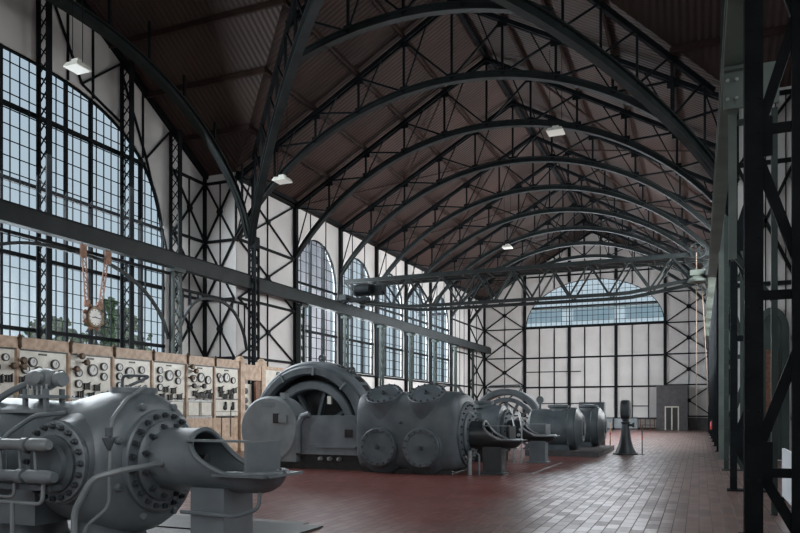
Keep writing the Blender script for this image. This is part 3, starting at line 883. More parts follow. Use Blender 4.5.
rp = MB(); rp.tube([(-.12, CY - .95, 9.1), (-.12, CY - .95, 1.4)], .022, 6); rp.tube([(.1, CY - .95, 7.9), (.28, CY - .95, 4.5), (.4, CY - .95, 1.9)], .022, 6); rp.build('hand_rope', 'rope', t)
sd = MB()
for xx in (-12.2, -9.8, -7.5): sd.bar((xx, CY - .75, 7.5), (xx + .7, CY - .1, 8.9), .06)
each(sd, 'sway_brace', 'steel_bridge', t)

# ------------------------------------------------------------------ hanging lamps
def lamp(x, y, z, s, ztop, label):
    t = thing('hanging_lamp', (x, y, z), label, 'lamp', 'square hanging lamps')
    b1 = MB(); h = s / 2
    b1.add([(x - h, y - h, z), (x + h, y - h, z), (x + h, y + h, z), (x - h, y + h, z), (x - h * .8, y - h * .8, z + .12), (x + h * .8, y - h * .8, z + .12), (x + h * .8, y + h * .8, z + .12), (x - h * .8, y + h * .8, z + .12)],
           [(3, 2, 1, 0), (4, 5, 6, 7), (0, 1, 5, 4), (1, 2, 6, 5), (2, 3, 7, 6), (3, 0, 4, 7)]); b1.build('housing', 'lampwhite', t)
    b2 = MB(); b2.b2(x - h * .93, x + h * .93, y - h * .93, y + h * .93, z - .02, z); b2.build('diffuser', 'lampglow', t)
    b3 = MB(); b3.b2(x - .12, x + .12, y - .1, y + .1, z + .12, z + .24); b3.build('ballast_box', 'lampwhite', t)
    for k in (-1, 1):
        b4 = MB(); b4.tube([(x + k * h * .7, y, z + .12), (x + k * h * .7, y, ztop)], .012, 5); b4.build('wire', 'steel', t)
def zt(x, y): return max(roof_main(x), roof_tr(y) if Y0 < y < Y1 else 0) - .1
lamp(-15.75, 14.7, 11.05, .52, zt(-15.75, 14.7), 'white square lamp hanging by wires in front of the great left window')
lamp(-15.4, 24.6, 10.85, .62, zt(-15.4, 24.6), 'white square lamp hanging under the diagonal arch left of centre')
lamp(-5.2, 28.3, 12.6, .66, zt(-5.2, 28.3), 'white square lamp hanging high on long wires right of centre')
lamp(-11.6, 46.0, 12.35, .62, zt(-11.6, 46.0), 'small white square lamp hanging far back under the arches')

# ------------------------------------------------------------------ compressors
def trough(t, X0, Y, H, XE, R=.345, mat='iron', n=32, rim='iron', xm=None, drop=1.95):
    """tail rod guide: a tube whose upper part is cut away beyond a curved mouth"""
    xm0 = X0 + .55 if xm is None else xm
    xb = XE - .30
    st_ = [(X0, 0.0), (xm0 - .01, 0.0)]
    for k in range(1, 19):
        u = k / 18; st_.append((xm0 + .52 * u ** 3.6, drop * (u if u < 1 else 1)))
    x1 = st_[-1][0]
    st_ += [(x1 + (xb - x1) * k / 4, drop) for k in range(1, 5)] + [(xb + (XE - xb) * math.sin(PI / 2 * k / 8), drop) for k in range(1, 9)]
    def rad(x):
        if x <= xb: return R
        u = (x - xb) / (XE - xb); return R * math.sqrt(max(.0, 1 - u * u * .985))
    th = .035; m = n + 1; vs = []; fs = []
    def pnt(x, a, r): return V((x, Y + math.sin(a) * r, H + math.cos(a) * r + (R - r if False else 0)))
    def pp(x, o, a, r, full):
        # beyond the bowl start the rim stays level while the bowl narrows
        p = pnt(x, a, r)
        if x > xb: p.z += math.cos(drop) * (R - rad(x))
        return p
    for x, o in st_:
        for k in range(m):
            a = o + (2 * PI - 2 * o) * k / n; vs.append(pp(x, o, a, rad(x), 1))
    base = len(vs)
    for x, o in st_:
        for k in range(m):
            a = o + (2 * PI - 2 * o) * k / n; vs.append(pp(x - (th if x > xb else 0), o, a, max(.005, rad(x) - th), 0))
    for i in range(len(st_) - 1):
        for k in range(n):
            a0 = i * m + k
            fs.append((a0, a0 + 1, a0 + m + 1, a0 + m)); fs.append((base + a0, base + a0 + m, base + a0 + m + 1, base + a0 + 1))
        for k in (0, n):
            a0 = i * m + k; fs.append((a0, a0 + m, base + a0 + m, base + a0))
    mb = MB(); mb.add(vs, fs); mb.build('guide_trough', mat, t)
    S2 = [s for s in st_ if s[0] >= xm0 - .02]
    left = [pp(x, o, o, rad(x) - th / 2, 1) for x, o in S2]; right = [pp(x, o, 2 * PI - o, rad(x) - th / 2, 1) for x, o in S2]
    bd = MB(); bd.tube(list(reversed(left)) + right[1:], .034, 8); bd.build('rim_bead', rim, t)
    rod = MB(); rod.lathe((X0, Y, H), (1, 0, 0), [(0, .09), (.35, .09), (.35, .06), (.6, .06)], 20); rod.build('piston_rod', 'bore', t)
    g_ = MB(); g_.lathe((X0 + .02, Y, H), (1, 0, 0), [(0, .30), (.06, .30), (.06, .14), (.1, .14)], 24); g_.build('packing_gland', 'bore', t)

def guard(t, xm, XE, Y, H, R, mat='iron', drop=1.95):
    zr = H + R * math.cos(drop); w = R * math.sin(drop)
    b1 = MB(); b1.b2(XE - .27, XE - .24, Y - w, Y + w, zr - .02, zr + .36); b1.build('splash_plate', mat, t)
    b2 = MB(); b2.b2(xm + .02, XE - .24, Y - w - .01, Y - w + .07, zr + .36, zr + .385); b2.build('splash_bar', 'iron_light', t)
    b3 = MB(); b3.b2(XE - .66, XE + .02, Y - w - .06, Y - w + .02, zr - .02, zr + .01); b3.build('rim_lip', mat, t)
    b3 = MB(); b3.b2(XE - .24, XE + .07, Y - w + .02, Y + w, zr - .02, zr + .008); b3.build('end_lip', mat, t)

def pedestal(t, x, Y, top, w=.42, d=.5, mat='iron', flare=False):
    b1 = MB(); b1.b2(x - w / 2, x + w / 2, Y - d / 2, Y + d / 2, .04, top); b1.build('pedestal', mat, t)
    b2 = MB(); b2.b2(x - w / 2 - .07, x + w / 2 + .07, Y - d / 2 - .07, Y + d / 2 + .07, 0, .05); b2.build('pedestal_foot', mat, t)

def cover(t, c, n, r, mat, nb, me, boss=.3, hub=True):
    b0 = MB(); b0.lathe(V(c) - V(n) * boss, n, [(0, r * 1.45), (boss * .35, r * 1.26), (boss * .62, r * 1.12), (boss * .85, r * 1.05), (boss, r * 1.04)], 36); b0.build('cover_boss', mat, t)
    b1 = MB(); b1.lathe(c, n, [(0, r), (.045, r), (.06, r * .97), (.06, r * .80), (.045, r * .78), (.045, r * .22)] if hub else [(0, r), (.05, r), (.06, r * .96), (.06, .02)], 36); o = b1.build('valve_cover', mat, t)
    if hub:
        b2 = MB(); b2.lathe(V(c) + V(n) * .04, n, [(0, .07), (.05, .065), (.05, .035), (.11, .03)], 12); b2.build('cover_knob', 'bolt', t)
    bolt_ring(o, V(c) + V(n) * .055, n, r * .89, nb, me)
    return o

# ---- front machine: round high pressure cylinder
Y = 6.9; H = 1.05
m1 = thing('piston_compressor', (-6.8, Y, 0), 'nearest blue grey piston compressor cylinder at the lower left, cut by the picture edge', 'compressor', )
b = MB()
prof = [(-9.8, .70), (-9.7, .78), (-8.9, .80), (-8.3, .79), (-7.6, .74), (-7.35, .75), (-7.1, .80), (-6.8, .86), (-6.45, .87), (-6.25, .84), (-6.12, .76), (-6.06, .64), (-6.04, .5)]
b.lathe((0, Y, H - .02), (1, 0, 0), prof, 64); b.build('cylinder_body', 'iron', m1)
b = MB(); b.b2(-9.7, -7.2, Y - .64, Y - .52, H + .58, H + .62); b.build('casing_ledge', 'iron_light', m1)
b = MB(); b.loft([[V((x, Y + sx_ * w, zz)) for sx_, zz in ((-1, .28), (1, .28), (1, H - .3), (-1, H - .3))] for x, w in ((-9.6, .72), (-7.3, .72))]); b.build('lower_casing', 'iron', m1)
for x in (-8.05, -6.72):
    b = MB(); b.lathe((x, Y - .1, 0), (0, 0, 1), [(0, .50), (.05, .50), (.05, .42), (.18, .40), (.42, .38), (.6, .46)], 32); o = b.build('support_leg', 'iron_dark', m1)
# end flange and cover plate towards the viewer's right
b = MB(); b.lathe((-6.06, Y, H), (1, 0, 0), [(-.04, .62), (.05, .62), (.07, .60), (.07, .3)], 48); fo = b.build('end_flange', 'iron', m1)
bolt_ring(fo, (-5.99, Y, H), (1, 0, 0), .55, 22, BOLT)
b = MB(); b.lathe((-6.0, Y, H), (1, 0, 0), [(0, .48), (.05, .48), (.08, .45), (.10, .40), (.10, .3)], 48); fo = b.build('inner_flange', 'iron', m1)
bolt_ring(fo, (-5.92, Y, H), (1, 0, 0), .425, 12, BOLT, .5)
for a in range(8):
    th = 2 * PI * (a + .5) / 8
    b = MB(); b.lathe((-6.12, Y + .70 * math.sin(th), H + .70 * math.cos(th)), (1, 0, 0), [(0, .045), (.07, .045), (.08, .03)], 12); b.build('jack_boss', 'iron', m1)
X0, XE = -5.95, -4.32
trough(m1, X0, Y, H + .03, XE, .37, xm=-5.4); guard(m1, -5.4, XE, Y, H + .03, .37)
pedestal(m1, -5.12, Y - .02, H - .27, .46, .56)
# two bolted covers on the front with their valve gear
for x in (-6.72, -8.02):
    cover(m1, (x, Y - .90, H + .02), (0, -1, 0), .46, 'iron', 20, BOLT, .5, hub=False)
    b = MB(); b.lathe((x, Y - .95, H), (0, -1, 0), [(0, .33), (.05, .33), (.05, .24), (.10, .22), (.10, .02)], 28); b.build('valve_bonnet', 'iron_dark', m1)
# actuating cylinders
for z, x0, x1, r in ((H + .23, -7.30, -6.50, .066), (H - .12, -7.55, -6.42, .070)):
    b = MB(); y_ = Y - 1.22
    L = x1 - x0
    b.lathe((x0, y_, z), (1, 0, 0), [(0, r * .8), (.02, r * 1.1), (.08, r * 1.1), (.08, r * .95), (L * .52, r * .95), (L * .52, r * 1.15), (L * .60, r * 1.15), (L * .60, r * .7), (L * .66, r * .7), (L * .66, r * 1.1), (L * .93, r * 1.1), (L, r * .8)], 20)
    b.build('valve_actuator', 'iron_light' if z > H else 'iron', m1)
b = MB()
for x in (-7.25, -6.95, -6.72): b.tube([(x, Y - 1.22, H + .22), (x, Y - 1.2, H - .12)], .016, 6)
each(b, 'actuator_link', 'iron_light', m1)
b = MB(); b.b2(-7.5, -6.55, Y - 1.16, Y - .95, H - .28, H - .22); b.build('actuator_bracket', 'iron_dark', m1)
def pipe(t, pts, r, mat='iron', name='pipe', n=8):
    # rounded corners
    P = [V(p) for p in pts]; out = [P[0]]
    for a, p, c in zip(P[:-2], P[1:-1], P[2:]):
        d = min(.09, (p - a).length * .45, (c - p).length * .45)
        q0 = p + (a - p).normalized() * d; q1 = p + (c - p).normalized() * d
        for k in range(5):
            u = k / 4; out.append(q0 * (1 - u) ** 2 + p * (2 * u * (1 - u)) + q1 * u * u)
    out.append(P[-1])
    b = MB(); b.tube(out, r, n); return b.build(name, mat, t)
pipe(m1, [(-7.9, Y - 1.18, H - .42), (-6.9, Y - 1.2, H - .42), (-6.62, Y - 1.2, H - .42), (-6.60, Y - 1.2, H - .12)], .022, 'iron_light')
pipe(m1, [(-7.35, Y - 1.2, H - .1), (-7.35, Y - 1.2, H - .36), (-7.05, Y - 1.2, H - .36), (-7.05, Y - 1.2, H - .2)], .018, 'iron_light')
pipe(m1, [(-7.08, Y - 1.2, H - .42), (-7.08, Y - 1.2, .0)], .025, 'iron_light')
# the long bent pipes in front of the cylinder
pipe(m1, [(-5.70, Y - .35, H + .0), (-5.74, Y - .95, H - .04), (-5.90, Y - 1.2, H - .11), (-6.10, Y - 1.25, H - .46), (-6.10, Y - 1.25, 0)], .035, 'iron_light', 'drain_pipe')
pipe(m1, [(-6.18, Y - .1, H + .90), (-6.10, Y - .5, H + .74), (-5.98, Y - .86, H + .50), (-5.97, Y - .90, H - .45), (-6.12, Y - 1.1, H - .66), (-6.12, Y - 1.1, 0)], .02, 'iron_light', 'oil_pipe')
b = MB(); b.lathe((-5.97, Y - .90, H + .17), (0, 0, 1), [(0, .02), (.12, .07), (.14, .07)], 12); b.lathe((-5.97, Y - .90, H + .32), (0, 0, 1), [(0, .04), (.1, .04)], 10); b.build('drip_funnel', 'iron_dark', m1)
b = MB(); b.b2(-6.46, -6.30, Y - .93, Y - .9, H + .12, H + .26); b.build('name_plate', 'iron_dark', m1)
pipe(m1, [(-6.9, Y - .62, H + .58), (-7.2, Y - .8, H + .55), (-7.5, Y - .98, H + .3), (-7.5, Y - 1.0, H + .1)], .028, 'iron', 'oil_pipe')
# top valve turret
b = MB(); b.lathe((-6.55, Y + .1, H + .72), (0, 0, 1), [(0, .30), (.06, .28), (.10, .25), (.10, .28), (.17, .28), (.18, .1)], 28); b.build('top_turret', 'iron', m1)
pipe(m1, [(-6.55, Y - .1, H + .86), (-6.55, Y - .1, H + 1.04), (-6.1, Y - .1, H + 1.02), (-6.25, Y - .3, H + .90)], .018, 'iron_dark', 'lever_rod')
# trough drain loop round the pedestal
pipe(m1, [(-4.55, Y - .1, H - .30), (-4.55, Y - .12, H - .5), (-4.68, Y - .38, H - .56), (-5.42, Y - .38, H - .54)], .022, 'iron', 'drain_pipe')
# oil pump on the near casing
x = -7.72; y_ = Y - .25
b = MB(); b.lathe((x - .2, y_, H + 1.0), (1, 0, 0), [(0, .04), (.03, .12), (.14, .14), (.3, .14), (.38, .11), (.42, .03)], 20); b.lathe((x + .26, y_, H + 1.0), (1, 0, 0), [(0, .09), (.06, .10), (.1, .09)], 18); b.build('oil_pump', 'iron_light', m1)
b = MB(); b.lathe((x + .1, y_ - .14, H + 1.02), (0, -1, 0), [(0, .08), (.05, .08), (.06, .04)], 18); b.build('pump_dial', 'iron_light', m1)
b = MB()
for (dx_, dy_) in ((-.16, -.12), (.2, -.12), (-.16, .12), (.2, .12)): b.b2(x + dx_ - .025, x + dx_ + .025, y_ + dy_ - .025, y_ + dy_ + .025, H + .6, H + .88)
each(b, 'pump_leg', 'iron', m1)
b = MB(); b.b2(x - .24, x + .28, y_ - .17, y_ + .17, H + .76, H + .80); b.build('pump_shelf', 'iron', m1)
b = MB()
for k in range(5): b.tube([(x - .14 + .08 * k, y_ - .1, H + .78), (x - .14 + .08 * k, y_ - .1, H + .94)], .014, 6)
each(b, 'oil_line', 'bright', m1)
pipe(m1, [(x - .15, y_ - .02, H + .98), (x - .5, y_ - .05, H + .86), (x - .95, y_ - .1, H + .62), (x - 1.4, y_ - .1, H + .58)], .045, 'iron', 'oil_pipe')

# floor plates at the front machine
pl = MB(); pl.b2(-9.6, -5.3, 5.5, 9.2, 0, .012); o = pl.build('floor_plate', 'concrete'); tag(o, 'pale concrete foundation strip on the floor under the nearest compressor', 'foundation')
pl = MB(); pl.b2(-7.6, -4.9, 8.0, 8.9, .013, .03); o = pl.build('floor_plate', 'plate'); tag(o, 'dark steel cover plate on the floor behind the nearest compressor', 'floor plate')

pl = MB(); pl.b2(-4.09, -4.02, 18.6, 23.0, 0, .012); o = pl.build('floor_rail', 'bright'); tag(o, 'thin pale strip let into the red floor beside the middle compressors', 'floor strip')
# ---- second machine: big block cylinder with four covers
Y2 = 18.25
m2 = thing('piston_compressor', (-7.1, Y2, 0), 'large grey block compressor with four round bolted covers in the centre of the hall', 'compressor')
def sec(x, k, hz=1.09, hy=1.0, e=3.8, zc=1.10):
    r = []
    for i in range(48):
        a = 2 * PI * i / 48; c, s = math.cos(a), math.sin(a)
        r.append(V((x, Y2 + hy * k * math.copysign(abs(c) ** (2 / e), c), zc + hz * k * math.copysign(abs(s) ** (2 / e), s))))
    return r
b = MB(); b.loft([sec(-8.52, .90), sec(-8.48, .96), sec(-8.38, .995), sec(-8.2, 1.0), sec(-7.5, .985), sec(-6.9, .985), sec(-6.30, 1.0), sec(-6.02, .985), sec(-5.84, .94), sec(-5.72, .87), sec(-5.68, .80)])
b.build('cylinder_block', 'iron_dark', m2)
for x in (-7.82, -6.6):
    cover(m2, (x, Y2 - 1.06, .70), (0, -1, 0), .50, 'iron_dark', 16, BOLT_S, .28)
    nn = V((0, -.52, .85)).normalized()
    cover(m2, V((x, Y2 - .66, 2.08)) + nn * .0, nn, .50, 'iron_dark', 16, BOLT_S, .62)
b = MB(); b.lathe((-7.2, Y2 - 1.0, 1.35), (0, -1, 0), [(0, .04), (.06, .04), (.07, .02)], 8); b.build('lifting_stud', 'bolt', m2)
b = MB(); b.lathe((-5.70, Y2, 1.05), (1, 0, 0), [(-.08, .86), (.05, .86), (.07, .84), (.07, .5)], 48); fo = b.build('end_flange', 'iron_dark', m2)
bolt_ring(fo, (-5.63, Y2, 1.05), (1, 0, 0), .76, 24, BOLT_S)
b = MB(); b.lathe((-5.64, Y2, 1.03), (1, 0, 0), [(0, .60), (.05, .60), (.09, .55), (.09, .3)], 40); fo = b.build('inner_flange', 'iron_dark', m2)
bolt_ring(fo, (-5.55, Y2, 1.03), (1, 0, 0), .47, 10, BOLT_S)
trough(m2, -5.6, Y2, 1.03, -4.22, .36, 'iron_deep', rim='bright', xm=-5.2); guard(m2, -5.2, -4.22, Y2, 1.03, .36, 'iron_deep')
pedestal(m2, -4.95, Y2, .72, .5, .5, 'iron_deep')
pipe(m2, [(-5.45, Y2 - .55, 0), (-5.45, Y2 - .55, .62)], .05, 'bright', 'drain_pipe')
pipe(m2, [(-5.25, Y2 - .4, 0), (-5.25, Y2 - .4, .55), (-5.55, Y2 - .4, .55)], .03, 'iron', 'drain_pipe')
for dx_ in (0, .12):
    pipe(m2, [(-6.4 + dx_, Y2 - .2, 2.1), (-6.4 + dx_, Y2 - .2, 2.32), (-5.9, Y2 - .2 + dx_, 2.32), (-5.72, Y2 - .2 + dx_, 2.0), (-5.72, Y2 - .2 + dx_, 1.75)], .018, 'iron_dark', 'hand_rail')
b = MB(); b.b2(-8.4, -5.9, Y2 - .7, Y2 + .85, 0, .25); b.build('bed_frame', 'bore', m2)

# crank gear between compressor and generator
ce = thing('crank_engine', (-10.4, 18.2, 0), 'grey crank housing with round guard left of the block compressor', 'engine')
b = MB(); b.lathe((-11.5, 17.6, 1.12), (0, 1, 0), [(0, .80), (.0, .90), (.05, .96), (.75, .96), (1.0, .70), (1.15, .45)], 48); b.build('crank_guard', 'iron_light', ce)
b = MB(); b.b2(-12.1, -10.6, 17.66, 18.4, .20, .9); b.build('guard_base', 'iron_light', ce)
b = MB(); b.b2(-10.75, -8.56, 17.75, 18.6, .42, 1.52); b.build('crosshead_frame', 'iron', ce)
b = MB(); b.loft([[V((x_, y_, z_)) for x_, z_ in ((-10.15 + d * .0, .75), (-10.0, .62), (-8.75, .62), (-8.6, .75), (-8.6, 1.22), (-8.75, 1.36), (-10.0, 1.36), (-10.15, 1.22))] for y_, d in ((17.75, 0), (17.69, 1))]); b.build('frame_cover', 'iron', ce)
b = MB(); b.b2(-9.05, -8.82, 17.66, 17.69, .92, 1.14); b.build('sight_hole', 'bore', ce)
b = MB(); b.tube([(-10.55, 17.7, .45), (-10.55, 17.7, 1.25), (-10.42, 17.7, 1.5), (-10.2, 17.72, 1.56)], .09, 10); b.build('frame_rib', 'iron', ce)
b = MB(); b.b2(-11.32, -11.12, 17.57, 17.6, 1.30, 1.58); b.build('inspection_hole', 'bore', ce)
b = MB(); b.b2(-11.12, -10.86, 17.55, 17.6, 1.32, 1.55); b.build('hole_lid', 'iron_light', ce)
b = MB(); b.b2(-11.72, -11.3, 17.585, 17.6, 1.78, 1.90); b.build('name_plate', 'iron', ce)
b = MB(); b.b2(-11.22, -11.04, 17.8, 17.98, 2.0, 2.18); b.build('oil_cup', 'iron_light', ce)
b = MB(); b.b2(-12.4, -8.56, 17.9, 18.9, 0, .42); b.build('bed_frame', 'bore', ce)
b = MB()
for x in (-9.9, -9.6, -9.3): b.lathe((x, 17.86, .3), (0, -1, 0), [(0, .07), (.1, .06), (.14, .03)], 10)
each(b, 'drain_valve', 'bright', ce)

# flywheel generator
fg = thing('flywheel_generator', (-10.75, 19.6, 0), 'huge grey round flywheel generator ring behind the crank housing', 'generator')
GX, GY, GH = -10.95, 19.05, 1.08
b = MB(); b.lathe((GX, GY, GH), (0, 1, 0), [(.0, 1.80), (0, 2.02), (.05, 2.08), (.15, 2.10), (.85, 2.10), (.95, 2.06), (1.0, 1.98), (1.0, 1.80)], 72, closed=True); b.build('stator_housing', 'iron', fg)
b = MB(); b.lathe((GX, GY - .05, GH), (0, 1, 0), [(-.05, 1.66), (-.12, 1.70), (-.12, 1.88), (-.03, 1.95), (.1, 1.95), (.1, 1.66)], 72, closed=True); b.build('stator_shield', 'iron_dark', fg)
for k in range(5):
    a = PI * (k - 2) / 5 + .12
    b = MB(); c = V((GX + 1.79 * math.sin(a), GY - .19, GH + 1.79 * math.cos(a))); d = V((math.sin(a), 0, math.cos(a)))
    b.bar(c - d * .13, c + d * .13, .05, .05, up=(0, 1, 0)); b.build('shield_joint', 'iron_light', fg)
b = MB(); b.lathe((GX, GY + .1, GH), (0, 1, 0), [(.0, 1.22), (-.05, 1.26), (-.05, 1.46), (.0, 1.50), (.7, 1.50), (.7, 1.22)], 64, closed=True); b.build('flywheel_rim', 'iron', fg)
for k in range(8):
    a = 2 * PI * (k + .35) / 8
    b = MB(); d = V((math.sin(a), 0, math.cos(a))); c = V((GX, GY + .4, GH)); b.bar(c + d * .2, c + d * 1.24, .10, .16, up=(0, 1, 0)); b.build('spoke', 'iron_dark', fg)
b = MB(); b.lathe((GX, GY + .72, GH), (0, 1, 0), [(0, .3), (0, 1.82), (.05, 1.82), (.05, .3)], 48, closed=True); b.build('dark_backing_disc', 'bore', fg)  # black disc added behind the spokes to keep the ring's interior dark
b = MB(); b.lathe((GX, GY - .1, GH), (0, 1, 0), [(0, .2), (.2, .2), (.2, .36), (.8, .36), (.8, .2), (1.3, .2)], 32); b.build('shaft_hub', 'iron_dark', fg)
b = MB(); b.b2(GX - 2.15, GX - 1.6, GY + .1, GY + .9, 0, .9); b.b2(GX + 1.6, GX + 2.15, GY + .1, GY + .9, 0, .9); each(b, 'stator_foot', 'iron_dark', fg)
for k in range(7):
    a = .25 + k * .17
    b = MB(); d = V((math.sin(a), 0, math.cos(a))); tng = V((math.cos(a), 0, -math.sin(a))); c = V((GX, GY + .5, GH)) + d * 2.1
    b.bar(c - tng * .11, c + tng * .11, .34, .03, up=d); b.build('vent_slot', 'bore', fg)
for k in (.12, .62):
    b = MB(); b.lathe(V((GX + 2.2 * math.sin(k), GY + .3, GH + 2.2 * math.cos(k) + .0)), (0, 1, 0), [(-.03, .07), (-.03, .12), (.03, .12), (.03, .07)], 16, closed=True); b.build('lifting_eye', 'bolt', fg)
b = MB(); b.b2(GX + .55, GX + .68, GY + .1, GY + .2, GH + .78, GH + 1.02); b.build('warning_plate', 'marble', fg)

# ---- third machine, further back
Y3 = 22.9
m3 = thing('piston_compressor', (-7.2, Y3, 0), 'grey compressor half hidden behind the large block compressor', 'compressor')
b = MB(); b.lathe((0, Y3, 1.02), (1, 0, 0), [(-9.0, .6), (-8.9, .82), (-7.2, .84), (-7.0, .74), (-6.6, .74), (-6.4, .84), (-5.9, .82), (-5.8, .6)], 48); b.build('cylinder_body', 'iron_dark', m3)
b = MB(); b.lathe((-5.82, Y3, 1.0), (1, 0, 0), [(0, .7), (.08, .7), (.1, .4)], 40); fo = b.build('end_flange', 'iron_dark', m3)
bolt_ring(fo, (-5.73, Y3, 1.0), (1, 0, 0), .6, 16, BOLT_S)
trough(m3, -5.75, Y3, 1.0, -4.2, .36, 'iron_deep', rim='bright', xm=-5.3); guard(m3, -5.3, -4.2, Y3, 1.0, .36, 'iron_light')
pedestal(m3, -4.75, Y3, .7, .5, .5, 'iron')
for x in (-6.6, -8.0):
    cover(m3, (x, Y3 - .82, 1.0), (0, -1, 0), .42, 'iron_dark', 14, BOLT_S, .3)
    b = MB(); b.lathe((x, Y3, 1.75), (0, 0, 1), [(0, .34), (.12, .32), (.14, .36), (.22, .36), (.24, .1)], 24); b.build('top_turret', 'iron_dark', m3)
b = MB(); b.b2(-8.8, -5.9, Y3 - .6, Y3 + .6, 0, .4); b.build('bed_frame', 'bore', m3)
for k, (x, y_) in enumerate(((-5.35, Y3 - .75), (-5.15, Y3 - .7), (-5.2, Y3 - .45), (-5.45, Y3 - .5))):
    pipe(m3, [(x, y_, 0), (x, y_, 1.1 + .12 * k), (x - .15, y_ + .25, 1.45 + .1 * k)], .022, 'bright', 'oil_pipe')
for k in range(6):
    b = MB(); b.lathe((-5.4 + .06 * k, Y3 - .62 + .03 * k, .55 + .17 * k), (.3, -1, 0), [(0, .05), (.07, .06), (.1, .03)], 10); b.build('oil_valve', 'bright', m3)

# far flywheel with visible spokes
fw = thing('flywheel_generator', (-7.8, 30.6, 0), 'spoked flywheel rising behind the middle machines', 'generator')
FX, FY, FH = -7.8, 30.5, .9
b = MB(); b.lathe((FX, FY, FH), (0, 1, 0), [(0, 1.44), (-.03, 1.48), (-.03, 1.66), (.03, 1.72), (.5, 1.72), (.56, 1.66), (.56, 1.44)], 64, closed=True); b.build('stator_housing', 'iron_dark', fw)
b = MB(); b.lathe((FX, FY + .1, FH), (0, 1, 0), [(0, 1.16), (0, 1.34), (.3, 1.34), (.3, 1.16)], 56, closed=True); b.build('flywheel_rim', 'iron_dark', fw)
for k in range(14):
    a = 2 * PI * k / 14
    b = MB(); d = V((math.sin(a), 0, math.cos(a))); c = V((FX, FY + .25, FH)); b.bar(c + d * .2, c + d * 1.2, .11, .14, up=(0, 1, 0)); b.build('spoke', 'iron_dark', fw)
b = MB(); b.lathe((FX, FY - .3, FH), (0, 1, 0), [(0, .15), (.3, .15), (.3, .3), (.8, .3), (.8, .15), (1.1, .15)], 28); b.build('shaft_hub', 'iron_dark', fw)
b = MB(); b.b2(FX - 1.8, FX - 1.3, FY, FY + .5, 0, .7); b.b2(FX + 1.3, FX + 1.8, FY, FY + .5, 0, .7); each(b, 'stator_foot', 'iron_dark', fw)
pipe(fw, [(FX - .9, FY + .2, FH + 1.5), (FX - .8, FY + .2, FH + 1.85), (FX + .6, FY + .2, FH + 1.88), (FX + .7, FY + .2, FH + 1.6)], .03, 'iron_dark', 'hand_rail')

# stepped drums on their plinth
pb = MB(); pb.b2(-5.95, -3.3, 26.2, 31.3, 0, .2); o = pb.build('machine_plinth', 'wall_dark'); tag(o, 'low dark plinth under the two round drums', 'plinth')
def drum(Yd, xr, xl, r, h, label, tur):
    t = thing('cylinder_drum', ((xr + xl) / 2, Yd, .2), label, 'compressor', 'round drums on the plinth')
    b = MB(); b.lathe((0, Yd, h), (1, 0, 0), [(xl, r * .8), (xl + .1, r * .92), (xr - .55, r * .92), (xr - .5, r), (xr - .34, r), (xr - .30, r)], 48); b.build('drum_shell', 'iron_dark', t)
    b = MB(); b.lathe((0, Yd, h), (1, 0, 0), [(xr - .30, r * .97), (xr - .24, r * .97), (xr - .1, r * .74), (xr - .02, r * .62), (xr - .02, r * .35), (xr + .03, r * .32), (xr + .03, .02)], 48); fo = b.build('end_cover', 'iron_dark', t)
    bolt_ring(fo, (xr - .25, Yd, h), (1, 0, 0), r * .88, 14, BOLT_S)
    b = MB(); b.b2(xl + .3, xr - .5, Yd - .4, Yd + .4, .2, h - r * .5); b.build('saddle', 'iron_dark', t)
    for x in tur:
        b = MB(); b.lathe((x, Yd, h + r * .8), (0, 0, 1), [(0, .36), (.12, .34), (.16, .40), (.24, .40), (.27, .15)], 24); b.build('top_turret', 'iron_dark', t)
    return t
d1 = drum(27.25, -3.95, -5.95, .79, 1.0, 'nearer round grey drum with domed end cover on the plinth', (-4.9,))
pipe(d1, [(-5.6, 27.25, 1.6), (-5.6, 27.25, 2.0)], .05, 'iron_dark', 'gauge_pipe')
b = MB(); b.lathe((-5.6, 27.2, 2.08), (0, 1, 0), [(0, .14), (.08, .14)], 16); b.build('pressure_gauge', 'iron_dark', d1)
drum(30.1, -3.5, -5.8, .80, 1.01, 'farther round grey drum with domed end cover on the plinth', (-4.2,))
t = thing('control_cabinet', (-4.5, 33.4, 0), 'dark upright cabinet behind the farther drum', 'cabinet')
b = MB(); b.b2(-5.05, -3.95, 33.2, 33.8, 0, 2.05); b.build('body', 'iron_dark', t)
b = MB(); b.b2(-4.95, -4.05, 33.17, 33.2, .2, 1.95); b.build('door', 'iron_dark', t)

# ---- engine telegraph column
t = thing('signal_column', (-2.58, 28.4, 0), 'dark cast iron signal column with rounded head standing alone on the aisle floor', 'signal post')
b = MB(); b.lathe((-2.58, 28.4, 0), (0, 0, 1), [(0, .46), (.05, .46), (.06, .40), (.14, .36), (.3, .28), (.55, .21), (.9, .16), (1.15, .13), (1.2, .17), (1.24, .17), (1.26, .12), (1.34, .12)], 32); b.build('flared_stand', 'iron_deep', t)
b = MB(); hp = []
for k in range(28):
    a = 2 * PI * k / 28; c, s = math.cos(a), math.sin(a)
    hp.append(V((0, .42 * math.copysign(abs(c) ** .6, c), .37 * math.copysign(abs(s) ** .6, s))))
rings = [[V((-2.58 + dx_, 28.4, 1.70)) + p * k for p in hp] for dx_, k in ((-.17, .8), (-.15, .95), (-.11, 1), (.11, 1), (.15, .95), (.17, .8))]
b.loft(rings); b.build('head', 'iron_deep', t)
b = MB(); b.lathe((-2.45, 28.35, 1.12), (1, 0, 0), [(0, .05), (.12, .05), (.12, .09), (.2, .09), (.2, .03)], 14); b.build('hand_crank', 'iron_deep', t)
b = MB(); b.lathe((-2.58, 28.4, 0), (0, 0, 1), [(0, .47), (.035, .47)], 32)
for k in range(8): pass
b.build('foot_plate', 'iron_deep', t)
